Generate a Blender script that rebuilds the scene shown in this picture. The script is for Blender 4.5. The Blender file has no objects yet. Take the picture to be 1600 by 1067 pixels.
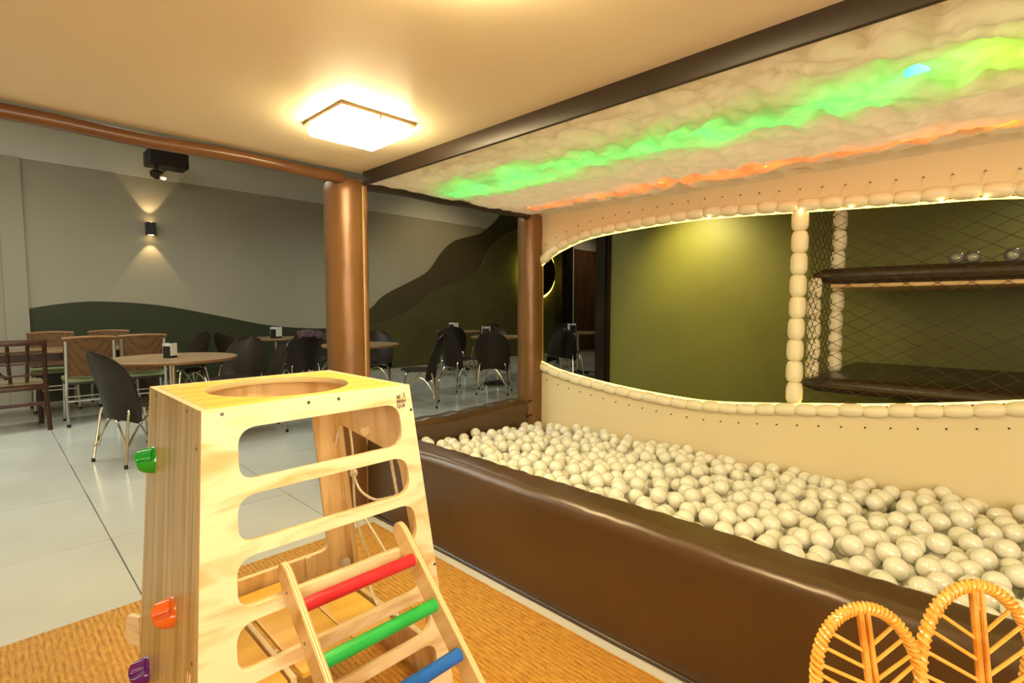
import bpy, bmesh, math, random
from math import sin, cos, pi, radians, sqrt
from mathutils import Vector, Matrix, noise
random.seed(7)
S = bpy.context.scene
COL = S.collection

# ---------------------------------------------------------------- camera, world, exposure
cam_d = bpy.data.cameras.new('camera'); cam = bpy.data.objects.new('camera', cam_d); COL.objects.link(cam)
VX = Vector((0.69651, 0.04788, -0.71595)); VY = Vector((-0.71755, 0.04648, -0.69496)); VZ = Vector((0, 0.99777, 0.06673))
cam.matrix_world = Matrix.Translation((0, 0, 1.2)) @ Matrix((VX, VY, VZ)).to_4x4()
cam_d.sensor_width = 36; cam_d.lens = 18.0; cam_d.clip_start = 0.02
S.camera = cam
S.view_settings.view_transform = 'Standard'; S.view_settings.look = 'None'
S.view_settings.exposure = 0.45; S.view_settings.gamma = 1.0
S.view_settings.use_curve_mapping = False
W = bpy.data.worlds.new('world'); S.world = W; W.use_nodes = True
W.node_tree.nodes['Background'].inputs[0].default_value = (1, .9, .75, 1)
W.node_tree.nodes['Background'].inputs[1].default_value = 0.05

def light(name, kind, loc, energy, color, size=.1, target=None, spot=None, blend=.5, size_y=None):
    d = bpy.data.lights.new(name, kind); d.energy = energy; d.color = color
    if kind == 'AREA':
        d.size = size
        if size_y: d.shape = 'RECTANGLE'; d.size_y = size_y
    else: d.shadow_soft_size = size
    if kind == 'SPOT': d.spot_size = radians(spot); d.spot_blend = blend
    o = bpy.data.objects.new(name, d); COL.objects.link(o); o.location = loc
    if target is not None:
        o.rotation_euler = (Vector(target) - Vector(loc)).to_track_quat('-Z', 'Y').to_euler()
    return o
WARM = (1, .66, .26); COOL = (.86, 1, .93)
# ceiling downlights of the dining hall, then unseen wash and fill lights added
for i, (x, y, e) in enumerate([(-2.0, 5.6, 46), (.4, 6.0, 46), (2.6, 6.0, 42), (4.9, 6.2, 52), (8.0, 6.2, 26)]):
    light('hall_light', 'SPOT', (x, y, 3.5), e, COOL, .09, (x, y, 0), 150, .6)
light('hall_wash_fill', 'SPOT', (6.4, 6.9, 3.5), 60, (1, .82, .48), .1, (6.6, 8.7, 1.2), 110, .9)  # added spot without a fixture, brightens the painted mountain
light('hall_wash_fill', 'SPOT', (11.3, 7.2, 3.5), 30, (1, .8, .5), .1, (11.8, 8.6, 1.8), 80, .9)  # added spot without a fixture, brightens the wooden boards
light('hall_fill', 'AREA', (-.3, 5.2, 3.55), 85, (.95, 1, .90), 3.0, (-.3, 5.2, 0), size_y=3)
# unseen warm fills added behind the camera to brighten the play room
light('room_fill', 'AREA', (-.9, -1.0, 1.80), 46, (1, .83, .56), 1.0, (1.1, 1.2, .5))
light('room_fill', 'AREA', (.25, -1.9, 1.15), 32, (1, .87, .68), 1.3, (2.2, 1.4, 1.35))
light('cloud_fill', 'AREA', (2.35, .6, 2.12), 18, (1, .86, .62), 1.3, (2.35, .6, 0), size_y=4.2)  # unseen area light added above the cloud to brighten filling and balls
# downlight over the olive wall
light('olive_spot', 'SPOT', (3.95, 2.05, 2.08), 60, (1, .82, .34), .08, (4.5, 1.98, 1.45), 115, .9)
light('back_light', 'SPOT', (3.95, -.3, 2.08), 13, (1, .9, .7), .08, (4.4, -.1, 0), 140, .9)

# ---------------------------------------------------------------- materials
def mat(name, col, rough=.5, metal=0, col2=None, nscale=(6, 6, 6), ndetail=3, bump=0, bscale=None, spec=.5, coat=0, ramp=(.35, .65), dist=0, sheen=0):
    m = bpy.data.materials.new(name); m.use_nodes = True; nt = m.node_tree; b = nt.nodes['Principled BSDF']
    b.inputs['Base Color'].default_value = (*col, 1); b.inputs['Roughness'].default_value = rough
    b.inputs['Metallic'].default_value = metal; b.inputs['Specular IOR Level'].default_value = spec
    b.inputs['Coat Weight'].default_value = coat; b.inputs['Sheen Weight'].default_value = sheen
    tc = nt.nodes.new('ShaderNodeTexCoord')
    if col2 or bump:
        mp = nt.nodes.new('ShaderNodeMapping'); mp.inputs['Scale'].default_value = nscale
        nt.links.new(tc.outputs['Object'], mp.inputs[0])
        n = nt.nodes.new('ShaderNodeTexNoise'); n.inputs['Scale'].default_value = 1; n.inputs['Detail'].default_value = ndetail
        n.inputs['Distortion'].default_value = dist
        nt.links.new(mp.outputs[0], n.inputs[0])
        if col2:
            r = nt.nodes.new('ShaderNodeValToRGB'); r.color_ramp.elements[0].position = ramp[0]; r.color_ramp.elements[1].position = ramp[1]
            r.color_ramp.elements[0].color = (*col, 1); r.color_ramp.elements[1].color = (*col2, 1)
            nt.links.new(n.outputs['Fac'], r.inputs[0]); nt.links.new(r.outputs[0], b.inputs['Base Color'])
        if bump:
            src = n
            if bscale:
                mp2 = nt.nodes.new('ShaderNodeMapping'); mp2.inputs['Scale'].default_value = bscale
                nt.links.new(tc.outputs['Object'], mp2.inputs[0])
                src = nt.nodes.new('ShaderNodeTexNoise'); src.inputs['Scale'].default_value = 1; src.inputs['Detail'].default_value = 4
                nt.links.new(mp2.outputs[0], src.inputs[0])
            bp = nt.nodes.new('ShaderNodeBump'); bp.inputs['Strength'].default_value = bump; bp.inputs['Distance'].default_value = .01
            nt.links.new(src.outputs['Fac'], bp.inputs['Height']); nt.links.new(bp.outputs[0], b.inputs['Normal'])
    return m

def emis(name, col, strength):
    m = bpy.data.materials.new(name); m.use_nodes = True; b = m.node_tree.nodes['Principled BSDF']
    b.inputs['Base Color'].default_value = (*col, 1); b.inputs['Emission Color'].default_value = (*col, 1)
    b.inputs['Emission Strength'].default_value = strength; return m

def pine(name, a, b_, axis, rough=.38, freq=9.0, stretch=.12, distort=4.0, lo=.25, hi=.8):
    # long soft growth-ring figure running along `axis`
    m = bpy.data.materials.new(name); m.use_nodes = True; nt = m.node_tree; b = nt.nodes['Principled BSDF']
    b.inputs['Roughness'].default_value = rough; b.inputs['Coat Weight'].default_value = .15; b.inputs['Coat Roughness'].default_value = .25
    tc = nt.nodes.new('ShaderNodeTexCoord'); mp = nt.nodes.new('ShaderNodeMapping')
    sc = [1, 1, 1]; sc[axis] = stretch; mp.inputs['Scale'].default_value = sc
    nt.links.new(tc.outputs['Object'], mp.inputs[0])
    w = nt.nodes.new('ShaderNodeTexWave'); w.wave_type = 'BANDS'; w.bands_direction = 'Y' if axis == 0 else 'X'
    w.inputs['Scale'].default_value = freq; w.inputs['Distortion'].default_value = distort
    w.inputs['Detail'].default_value = 2.5; w.inputs['Detail Scale'].default_value = 1.3
    nt.links.new(mp.outputs[0], w.inputs[0])
    n = nt.nodes.new('ShaderNodeTexNoise'); n.inputs['Scale'].default_value = 5; n.inputs['Detail'].default_value = 2
    nt.links.new(mp.outputs[0], n.inputs[0])
    mu = nt.nodes.new('ShaderNodeMath'); mu.operation = 'MULTIPLY'; nt.links.new(w.outputs['Fac'], mu.inputs[0]); nt.links.new(n.outputs['Fac'], mu.inputs[1])
    r = nt.nodes.new('ShaderNodeValToRGB'); r.color_ramp.elements[0].position = lo * .5; r.color_ramp.elements[1].position = hi * .75
    r.color_ramp.elements[0].color = (*a, 1); r.color_ramp.elements[1].color = (*b_, 1)
    nt.links.new(mu.outputs[0], r.inputs[0]); nt.links.new(r.outputs[0], b.inputs['Base Color'])
    return m

def ply_edge(name):
    m = bpy.data.materials.new(name); m.use_nodes = True; nt = m.node_tree; b = nt.nodes['Principled BSDF']
    b.inputs['Roughness'].default_value = .5
    tc = nt.nodes.new('ShaderNodeTexCoord'); w = nt.nodes.new('ShaderNodeTexWave'); w.wave_type = 'BANDS'; w.bands_direction = 'Z'
    w.inputs['Scale'].default_value = 55; w.inputs['Distortion'].default_value = .6
    nt.links.new(tc.outputs['Object'], w.inputs[0])
    r = nt.nodes.new('ShaderNodeValToRGB'); r.color_ramp.elements[0].position = .15; r.color_ramp.elements[1].position = .5
    r.color_ramp.elements[0].color = (.42, .22, .07, 1); r.color_ramp.elements[1].color = (.86, .68, .38, 1)
    nt.links.new(w.outputs['Fac'], r.inputs[0]); nt.links.new(r.outputs[0], b.inputs['Base Color'])
    return m

M = {}
M['ceil'] = mat('ceiling_paint', (.78, .69, .49), .42, col2=(.75, .66, .47), nscale=(1.2, 1.2, 1), spec=.4)
M['hallceil'] = mat('hall_ceiling', (.72, .72, .68), .7, col2=(.68, .68, .64), nscale=(1, 1, 1))
M['wall'] = mat('greige_wall', (.36, .315, .225), .75, col2=(.33, .29, .205), nscale=(.7, .7, .7), bump=.04, bscale=(40, 40, 40))
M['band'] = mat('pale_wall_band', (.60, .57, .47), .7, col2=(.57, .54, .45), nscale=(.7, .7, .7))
M['cream'] = mat('cream_wall', (.75, .66, .48), .7, col2=(.71, .62, .45), nscale=(1, 1, 1))
M['green'] = mat('dark_green_paint', (.024, .026, .006), .6, col2=(.029, .031, .007), nscale=(2, 2, 2))
M['green2'] = mat('moss_green_paint', (.085, .072, .013), .6, col2=(.066, .058, .012), nscale=(2, 2, 2))
M['green3'] = mat('brown_green_paint', (.055, .040, .010), .6, col2=(.062, .046, .012), nscale=(2, 2, 2))
M['ridge'] = mat('ridge_line_paint', (.10, .095, .035), .6, col2=(.085, .08, .03))
M['olive'] = mat('olive_paint', (.15, .15, .024), .55, col2=(.135, .135, .02), nscale=(3, 3, 3), bump=.03, bscale=(60, 60, 60))
M['dark'] = mat('near_black_paint', (.010, .007, .004), .7, spec=.15, col2=(.018, .013, .008), nscale=(3, 3, 3))
M['walnut'] = mat('walnut_boards', (.075, .032, .012), .45, col2=(.14, .065, .022), nscale=(9, 9, .6), ndetail=5)
M['tile'] = mat('porcelain_tile', (.58, .56, .48), .16, col2=(.54, .52, .44), nscale=(2, 2, 2), spec=.45)
M['grout'] = mat('grout', (.10, .09, .07), .8, col2=(.12, .10, .08))
M['vinyl'] = mat('brown_vinyl', (.078, .040, .014), .30, .12, col2=(.090, .047, .017), nscale=(3, 3, 3), bump=.10, bscale=(9, 3.5, 30), spec=.6)
M['vinyl_col'] = mat('brown_vinyl_column', (.17, .08, .024), .36, .25, col2=(.20, .095, .03), nscale=(3, 3, 3), bump=.12, bscale=(7, 7, 5), spec=.6)
M['vinyl_dark'] = mat('dark_brown_vinyl', (.03, .018, .010), .3, col2=(.038, .022, .012), bump=.1, bscale=(8, 8, 8))
M['beam'] = mat('dark_brown_beam', (.022, .013, .007), .42, col2=(.028, .017, .009), nscale=(4, 4, 4))
M['pipe'] = mat('copper_brown_vinyl', (.11, .046, .018), .28, col2=(.14, .06, .022), nscale=(6, 3, 3), bump=.1, bscale=(5, 20, 20))
M['white_v'] = mat('white_vinyl', (.76, .64, .40), .45, col2=(.73, .61, .38), nscale=(2, 2, 2), bump=.05, bscale=(5, 5, 5), spec=.3)
M['puff'] = mat('white_padding', (.84, .75, .53), .4, col2=(.82, .73, .51), nscale=(9, 9, 9), bump=.05, bscale=(30, 30, 30))
M['black'] = mat('black_plastic', (.018, .011, .006), .38, col2=(.023, .014, .008), nscale=(5, 5, 5), spec=.35)
M['blackmatt'] = mat('black_matt', (.012, .011, .010), .5, col2=(.016, .014, .012))
M['chrome'] = mat('chrome_tube', (.75, .68, .55), .22, metal=1, col2=(.7, .64, .52))
M['alu'] = mat('aluminium_tube', (.72, .70, .64), .3, metal=.85, col2=(.66, .64, .6))
M['tabletop'] = mat('table_laminate', (.25, .14, .065), .35, col2=(.32, .19, .09), nscale=(2, 14, 4), ndetail=5)
M['tableedge'] = mat('table_edge', (.26, .12, .04), .45, col2=(.31, .145, .05))
M['redwood'] = mat('dark_red_wood', (.042, .013, .006), .32, col2=(.068, .022, .009), nscale=(14, 14, 2), ndetail=5)
M['pad'] = mat('tan_seat_pad', (.25, .18, .10), .5, col2=(.29, .21, .12))
M['cushion'] = mat('pale_green_cushion', (.27, .29, .13), .6, col2=(.23, .25, .11), nscale=(8, 8, 8))
M['napkin'] = mat('white_paper', (.85, .83, .76), .7, col2=(.8, .78, .72), nscale=(20, 20, 20))
M['cloth'] = mat('purple_cloth', (.06, .028, .035), .9, col2=(.11, .06, .07), nscale=(25, 25, 25), bump=.4)
M['pine_t'] = pine('pine_top', (.90, .52, .07), (.78, .40, .04), 0, freq=4, stretch=.25, distort=5)
M['pine_f'] = mat('pine_face', (.90, .76, .50), .36, col2=(.66, .40, .14), nscale=(3.2, 13, 2), ndetail=2.5, ramp=(.47, .74), dist=1.6, coat=.2)
M['pine_r'] = mat('pine_inside', (.84, .63, .32), .4, col2=(.58, .34, .11), nscale=(16, 2.4, 2), ndetail=3, ramp=(.42, .75), dist=.9, coat=.15)
M['pine_l'] = mat('pine_side_grain', (.66, .51, .22), .4, col2=(.36, .25, .075), nscale=(48, 1.5, 2), ndetail=3.5, ramp=(.38, .70), dist=.5, coat=.15)
M['ply'] = ply_edge('plywood_edge')
for k, c in {'red': (.50, .012, .02), 'greenp': (.015, .36, .06), 'blue': (.006, .10, .42)}.items():
    M[k] = mat('painted_' + k, c, .33, col2=tuple(min(1, v * 1.35 + .012) for v in c), nscale=(7, 22, 22), ndetail=5, bump=.05, bscale=(20, 60, 60))
M['hold_g'] = mat('green_resin', (.004, .33, .02), .16, col2=(.006, .39, .03), coat=.5)
M['hold_o'] = mat('orange_resin', (.72, .12, .012), .16, col2=(.78, .15, .02), coat=.5)
M['hold_p'] = mat('purple_resin', (.12, .008, .16), .16, col2=(.15, .012, .2), coat=.5)
M['screw'] = mat('screw_steel', (.28, .26, .24), .35, metal=1, col2=(.2, .19, .18))
M['rope'] = mat('white_rope', (.84, .78, .64), .7, col2=(.62, .54, .38), nscale=(160, 160, 260), bump=.6)
M['ink'] = mat('brown_ink', (.05, .022, .008), .7, col2=(.06, .028, .01))
M['rattan'] = mat('rattan_cane', (.62, .22, .025), .24, col2=(.86, .42, .08), nscale=(30, 30, 30), ndetail=4, coat=.6, bump=.15, bscale=(120, 120, 120))
M['vein'] = mat('rattan_vein', (.78, .38, .05), .24, col2=(.86, .47, .09), nscale=(25, 25, 25), coat=.6)
M['net'] = mat('black_net_cord', (.035, .022, .012), .6, col2=(.045, .03, .015))
M['eye'] = mat('dark_eyelet', (.03, .02, .01), .4, col2=(.04, .03, .012))
M['panel_w'] = mat('platform_wood', (.62, .42, .2), .5, col2=(.5, .32, .15), nscale=(4, 20, 4))
M['seam'] = mat('seam_thread', (.60, .38, .16), .5, col2=(.52, .32, .13))
M['lampbase'] = mat('lamp_base', (.25, .16, .07), .4, col2=(.3, .2, .09))
M['lamp'] = emis('lamp_diffuser', (1, .79, .43), 46)
def led_mat(name, c1, c2, strength):
    m = bpy.data.materials.new(name); m.use_nodes = True; nt = m.node_tree; b = nt.nodes['Principled BSDF']
    tc = nt.nodes.new('ShaderNodeTexCoord'); sp_ = nt.nodes.new('ShaderNodeSeparateXYZ'); nt.links.new(tc.outputs['Object'], sp_.inputs[0])
    mr = nt.nodes.new('ShaderNodeMapRange'); mr.inputs['From Min'].default_value = -.72; mr.inputs['From Max'].default_value = -1.0
    nt.links.new(sp_.outputs['Y'], mr.inputs['Value'])
    mx = nt.nodes.new('ShaderNodeMix'); mx.data_type = 'RGBA'; mx.inputs[6].default_value = (*c1, 1); mx.inputs[7].default_value = (*c2, 1)
    nt.links.new(mr.outputs[0], mx.inputs[0]); nt.links.new(mx.outputs[2], b.inputs['Emission Color'])
    n = nt.nodes.new('ShaderNodeTexNoise'); n.inputs['Scale'].default_value = 7; n.inputs['Detail'].default_value = 2
    nt.links.new(tc.outputs['Object'], n.inputs[0])
    r = nt.nodes.new('ShaderNodeMapRange'); r.inputs['From Min'].default_value = .40; r.inputs['From Max'].default_value = .62; r.inputs['To Min'].default_value = strength*.30; r.inputs['To Max'].default_value = strength*1.45
    nt.links.new(n.outputs['Fac'], r.inputs['Value']); nt.links.new(r.outputs[0], b.inputs['Emission Strength'])
    b.inputs['Base Color'].default_value = (.3, .3, .3, 1); return m
M['led_g'] = led_mat('green_led', (0, .85, .17), (.30, .85, .05), 3.8)
M['led_o'] = led_mat('orange_led', (1, .16, .03), (1, .34, .02), 4.0)
M['led_w'] = emis('warm_led', (1, .66, .10), 5)
M['led_y'] = emis('yellow_halo_led', (.85, .72, .05), 12)
M['bulb'] = emis('warm_bulb', (1, .75, .35), 12)

# rattan-woven chair back and woven mat
def woven(name, a, b_, fx, fy, rough=.7, bump=.5, axis_fine='X'):
    m = bpy.data.materials.new(name); m.use_nodes = True; nt = m.node_tree; b = nt.nodes['Principled BSDF']
    b.inputs['Roughness'].default_value = rough
    tc = nt.nodes.new('ShaderNodeTexCoord')
    ws = []
    for d, f in (('X', fx), ('Y', fy)):
        w = nt.nodes.new('ShaderNodeTexWave'); w.wave_type = 'BANDS'; w.bands_direction = d; w.inputs['Scale'].default_value = f
        w.inputs['Distortion'].default_value = 1.6; w.inputs['Detail'].default_value = 2; w.inputs['Detail Scale'].default_value = 2.5
        nt.links.new(tc.outputs['Object'], w.inputs[0]); ws.append(w)
    mx = nt.nodes.new('ShaderNodeMath'); mx.operation = 'MULTIPLY'
    nt.links.new(ws[0].outputs['Fac'], mx.inputs[0]); nt.links.new(ws[1].outputs['Fac'], mx.inputs[1])
    n = nt.nodes.new('ShaderNodeTexNoise'); n.inputs['Scale'].default_value = 60; n.inputs['Detail'].default_value = 3
    nt.links.new(tc.outputs['Object'], n.inputs[0])
    ad = nt.nodes.new('ShaderNodeMath'); ad.operation = 'ADD'; nt.links.new(mx.outputs[0], ad.inputs[0]); nt.links.new(n.outputs['Fac'], ad.inputs[1])
    r = nt.nodes.new('ShaderNodeValToRGB'); r.color_ramp.elements[0].position = .4; r.color_ramp.elements[1].position = 1.1
    r.color_ramp.elements[0].color = (*a, 1); r.color_ramp.elements[1].color = (*b_, 1)
    nt.links.new(ad.outputs[0], r.inputs[0]); nt.links.new(r.outputs[0], b.inputs['Base Color'])
    bp = nt.nodes.new('ShaderNodeBump'); bp.inputs['Strength'].default_value = bump; bp.inputs['Distance'].default_value = .004
    nt.links.new(ad.outputs[0], bp.inputs['Height']); nt.links.new(bp.outputs[0], b.inputs['Normal'])
    return m
def streaked(name, cols, m_=None):
    m = bpy.data.materials.new(name); m.use_nodes = True; nt = m.node_tree; b = nt.nodes['Principled BSDF']; b.inputs['Roughness'].default_value = .75
    tc = nt.nodes.new('ShaderNodeTexCoord'); ns = []
    for sc in ((150, 10, 1), (420, 150, 1), (120, 22, 1)):
        mp = nt.nodes.new('ShaderNodeMapping'); mp.inputs['Scale'].default_value = sc; nt.links.new(tc.outputs['Object'], mp.inputs[0])
        n = nt.nodes.new('ShaderNodeTexNoise'); n.inputs['Scale'].default_value = 1; n.inputs['Detail'].default_value = 3; nt.links.new(mp.outputs[0], n.inputs[0]); ns.append(n)
    w = nt.nodes.new('ShaderNodeTexWave'); w.wave_type = 'BANDS'; w.bands_direction = 'X'; w.inputs['Scale'].default_value = 17; w.inputs['Distortion'].default_value = .5; w.inputs['Detail'].default_value = 2
    nt.links.new(tc.outputs['Object'], w.inputs[0])
    wm = nt.nodes.new('ShaderNodeMapRange'); wm.inputs['To Min'].default_value = .40; wm.inputs['To Max'].default_value = .60; nt.links.new(w.outputs['Fac'], wm.inputs['Value'])
    a1 = nt.nodes.new('ShaderNodeMath'); a1.operation = 'ADD'; nt.links.new(wm.outputs[0], a1.inputs[0]); nt.links.new(ns[1].outputs['Fac'], a1.inputs[1])
    a2 = nt.nodes.new('ShaderNodeMath'); a2.operation = 'ADD'; nt.links.new(a1.outputs[0], a2.inputs[0]); nt.links.new(ns[2].outputs['Fac'], a2.inputs[1])
    d = nt.nodes.new('ShaderNodeMath'); d.operation = 'MULTIPLY'; d.inputs[1].default_value = .3333; nt.links.new(a2.outputs[0], d.inputs[0])
    r = nt.nodes.new('ShaderNodeValToRGB'); r.color_ramp.elements[0].position = .38; r.color_ramp.elements[1].position = .60
    r.color_ramp.elements[0].color = (*cols[0], 1); r.color_ramp.elements[1].color = (*cols[2], 1); e = r.color_ramp.elements.new(.47); e.color = (*cols[1], 1)
    nt.links.new(d.outputs[0], r.inputs[0]); nt.links.new(r.outputs[0], b.inputs['Base Color'])
    bp = nt.nodes.new('ShaderNodeBump'); bp.inputs['Strength'].default_value = .6; bp.inputs['Distance'].default_value = .004
    nt.links.new(d.outputs[0], bp.inputs['Height']); nt.links.new(bp.outputs[0], b.inputs['Normal'])
    return m
M['mat'] = streaked('woven_sisal', [(.24, .085, .008), (.46, .20, .018), (.66, .35, .05)])
M['weave'] = woven('woven_cane', (.085, .034, .009), (.20, .09, .025), 60, 20)

def mix_mat(name, col, rough, trans_w, clear_w, gloss=.12, ncol=None):
    m = bpy.data.materials.new(name); m.use_nodes = True; nt = m.node_tree; nt.nodes.remove(nt.nodes['Principled BSDF'])
    out = nt.nodes['Material Output']
    d = nt.nodes.new('ShaderNodeBsdfDiffuse'); t = nt.nodes.new('ShaderNodeBsdfTranslucent'); g = nt.nodes.new('ShaderNodeBsdfGlossy')
    c = nt.nodes.new('ShaderNodeBsdfTransparent')
    tc = nt.nodes.new('ShaderNodeTexCoord'); n = nt.nodes.new('ShaderNodeTexNoise'); n.inputs['Scale'].default_value = 18
    nt.links.new(tc.outputs['Object'], n.inputs[0])
    r = nt.nodes.new('ShaderNodeValToRGB'); c2 = ncol or tuple(v * .93 for v in col)
    r.color_ramp.elements[0].color = (*c2, 1); r.color_ramp.elements[1].color = (*col, 1)
    nt.links.new(n.outputs['Fac'], r.inputs[0])
    for s in (d, t): nt.links.new(r.outputs[0], s.inputs[0])
    g.inputs[1].default_value = rough; g.inputs[0].default_value = (1, .98, .95, 1)
    m1 = nt.nodes.new('ShaderNodeMixShader'); m1.inputs[0].default_value = trans_w
    nt.links.new(d.outputs[0], m1.inputs[1]); nt.links.new(t.outputs[0], m1.inputs[2])
    m2 = nt.nodes.new('ShaderNodeMixShader'); m2.inputs[0].default_value = clear_w
    nt.links.new(m1.outputs[0], m2.inputs[1]); nt.links.new(c.outputs[0], m2.inputs[2])
    m3 = nt.nodes.new('ShaderNodeMixShader')
    fr = nt.nodes.new('ShaderNodeFresnel'); fr.inputs[0].default_value = 1.75
    if gloss: nt.links.new(fr.outputs[0], m3.inputs[0])
    else: m3.inputs[0].default_value = 0
    nt.links.new(m2.outputs[0], m3.inputs[1]); nt.links.new(g.outputs[0], m3.inputs[2])
    nt.links.new(m3.outputs[0], out.inputs[0]); return m
M['ball'] = mix_mat('pearly_plastic', (1.0, .96, .80), .10, .14, .07)
M['clearball'] = mix_mat('clear_plastic', (.85, .83, .75), .1, .3, .75)
M['cotton'] = mix_mat('fibre_fill', (.90, .80, .60), .5, .34, 0, gloss=0, ncol=(.78, .67, .47))
M['bag'] = mix_mat('clear_bag', (.6, .6, .55), .2, .3, .5)

# ---------------------------------------------------------------- mesh helpers
ORG = {}
class MB:
    def __init__(s): s.v = []; s.f = []; s.m = []
    def add(s, vs, fs, mi=0):
        o = len(s.v); s.v += [tuple(v) for v in vs]; s.f += [tuple(i + o for i in f) for f in fs]; s.m += [mi] * len(fs); return s
    def box(s, a, b, mi=0, mx=None):
        x0, y0, z0 = a; x1, y1, z1 = b
        vs = [(x0,y0,z0),(x1,y0,z0),(x1,y1,z0),(x0,y1,z0),(x0,y0,z1),(x1,y0,z1),(x1,y1,z1),(x0,y1,z1)]
        if mx: vs = [mx @ Vector(v) for v in vs]
        return s.add(vs, [(0,3,2,1),(4,5,6,7),(0,1,5,4),(1,2,6,5),(2,3,7,6),(3,0,4,7)], mi)
    def rbox(s, a, b, r=.01, seg=3, mi=0, mx=None):
        # box with rounded edges (superellipse sections stacked in z)
        x0, y0, z0 = a; x1, y1, z1 = b; cx, cy = (x0+x1)/2, (y0+y1)/2
        hx, hy = (x1-x0)/2, (y1-y0)/2; r = min(r, hx*.99, hy*.99, (z1-z0)/2*.99)
        rings = []
        for k in range(seg+1):
            t = k/seg*pi/2; rings.append((z0 + r*(1-sin(t)), r*(1-cos(t))))
        rings = rings[::-1][::-1]
        prof = [(z0 + r*(1-cos(k/seg*pi/2)), r*(1-sin(k/seg*pi/2))) for k in range(seg+1)] + \
               [(z1 - r*(1-cos((seg-k)/seg*pi/2)), r*(1-sin((seg-k)/seg*pi/2))) for k in range(seg+1)]
        vs = []; n = 4*(seg+1)
        for z, ins in prof:
            rr = max(r-ins, 1e-4)
            for c, (sx, sy) in enumerate(((1,1),(-1,1),(-1,-1),(1,-1))):
                for k in range(seg+1):
                    a_ = c*pi/2 + k/seg*pi/2
                    vs.append((cx + sx*(hx-r) + rr*cos(a_), cy + sy*(hy-r) + rr*sin(a_), z))
        fs = []
        for i in range(len(prof)-1):
            for j in range(n):
                a_, b_ = i*n+j, i*n+(j+1) % n; fs.append((a_, b_, b_+n, a_+n))
        fs.append(tuple(range(n-1, -1, -1))); fs.append(tuple(range((len(prof)-1)*n, len(prof)*n)))
        if mx: vs = [mx @ Vector(v) for v in vs]
        return s.add(vs, fs, mi)
    def tube(s, pts, r, n=8, mi=0, closed=False, caps=True):
        pts = [Vector(p) for p in pts]; L = len(pts)
        rs = r if isinstance(r, (list, tuple)) else [r]*L
        vs = []; up = None
        for i, p in enumerate(pts):
            a = pts[i-1] if (i > 0 or closed) else p; b = pts[(i+1) % L] if (i < L-1 or closed) else p
            t = (b-a)
            if t.length < 1e-9: t = Vector((0,0,1))
            t.normalize()
            if up is None: up = Vector((0,0,1)) if abs(t.z) < .9 else Vector((1,0,0))
            u = (up - t*up.dot(t))
            if u.length < 1e-6: u = t.orthogonal()
            u.normalize(); w = t.cross(u); up = u
            for k in range(n):
                an = 2*pi*k/n; vs.append(p + (u*cos(an) + w*sin(an))*rs[i])
        fs = []
        R_ = L if closed else L-1
        for i in range(R_):
            i2 = (i+1) % L
            for k in range(n):
                k2 = (k+1) % n; fs.append((i*n+k, i*n+k2, i2*n+k2, i2*n+k))
        if caps and not closed:
            fs.append(tuple(range(n-1, -1, -1))); fs.append(tuple((L-1)*n+k for k in range(n)))
        return s.add(vs, fs, mi)
    def lathe(s, prof, c=(0,0,0), n=24, mi=0, axis='Z', sx=1, sy=1):
        vs = []; fs = []
        for r, h in prof:
            for k in range(n):
                a = 2*pi*k/n; x, y = r*cos(a)*sx, r*sin(a)*sy
                p = (x, y, h) if axis == 'Z' else ((h, x, y) if axis == 'X' else (y, h, x))
                vs.append((p[0]+c[0], p[1]+c[1], p[2]+c[2]))
        for i in range(len(prof)-1):
            for k in range(n):
                k2 = (k+1) % n; fs.append((i*n+k, i*n+k2, (i+1)*n+k2, (i+1)*n+k))
        fs.append(tuple(range(n-1, -1, -1))); fs.append(tuple((len(prof)-1)*n+k for k in range(n)))
        return s.add(vs, fs, mi)
    def grid(s, fn, nu, nv, mi=0):
        vs = [fn(i/nu, j/nv) for i in range(nu+1) for j in range(nv+1)]
        fs = [(i*(nv+1)+j, (i+1)*(nv+1)+j, (i+1)*(nv+1)+j+1, i*(nv+1)+j+1) for i in range(nu) for j in range(nv)]
        return s.add(vs, fs, mi)
    def build(s, name, mats, parent=None, ang=40, origin=None, local=False):
        me = bpy.data.meshes.new(name)
        off = Vector(ORG.get(parent.name, (0,0,0))) if (parent and not local) else Vector((0,0,0))
        me.from_pydata([Vector(v)-off for v in s.v], [], s.f)
        for m_ in (mats if isinstance(mats, (list, tuple)) else [mats]): me.materials.append(m_)
        if any(s.m): me.polygons.foreach_set('material_index', s.m)
        bm = bmesh.new(); bm.from_mesh(me); bmesh.ops.recalc_face_normals(bm, faces=bm.faces); bm.to_mesh(me); bm.free()
        me.shade_smooth(); me.set_sharp_from_angle(angle=radians(ang))
        o = bpy.data.objects.new(name, me); COL.objects.link(o)
        if parent: o.parent = parent
        elif origin: o.location = origin
        ORG[o.name] = off
        return o

def tag(o, label=None, cat=None, group=None, kind=None):
    if label: o['label'] = label
    if cat: o['category'] = cat
    if group: o['group'] = group
    if kind: o['kind'] = kind
    return o
def empty(name, loc, label=None, cat=None, group=None, kind=None):
    o = bpy.data.objects.new(name, None); COL.objects.link(o); o.location = loc; ORG[o.name] = loc
    o.empty_display_size = .05
    return tag(o, label, cat, group, kind)
def struct(o): o['kind'] = 'structure'; return o
KIDS = {}
def copy_tree(o, loc=None, rz=None, label=None, parent=None):
    c = o.copy(); COL.objects.link(c)
    if parent: c.parent = parent
    for ch in [x for x in ALL() if x.parent == o]: copy_tree(ch, parent=c)
    if loc is not None: c.location = loc
    if rz is not None: c.rotation_euler = (0, 0, rz)
    if label: c['label'] = label
    return c
def ALL(): return list(COL.objects)

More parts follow.
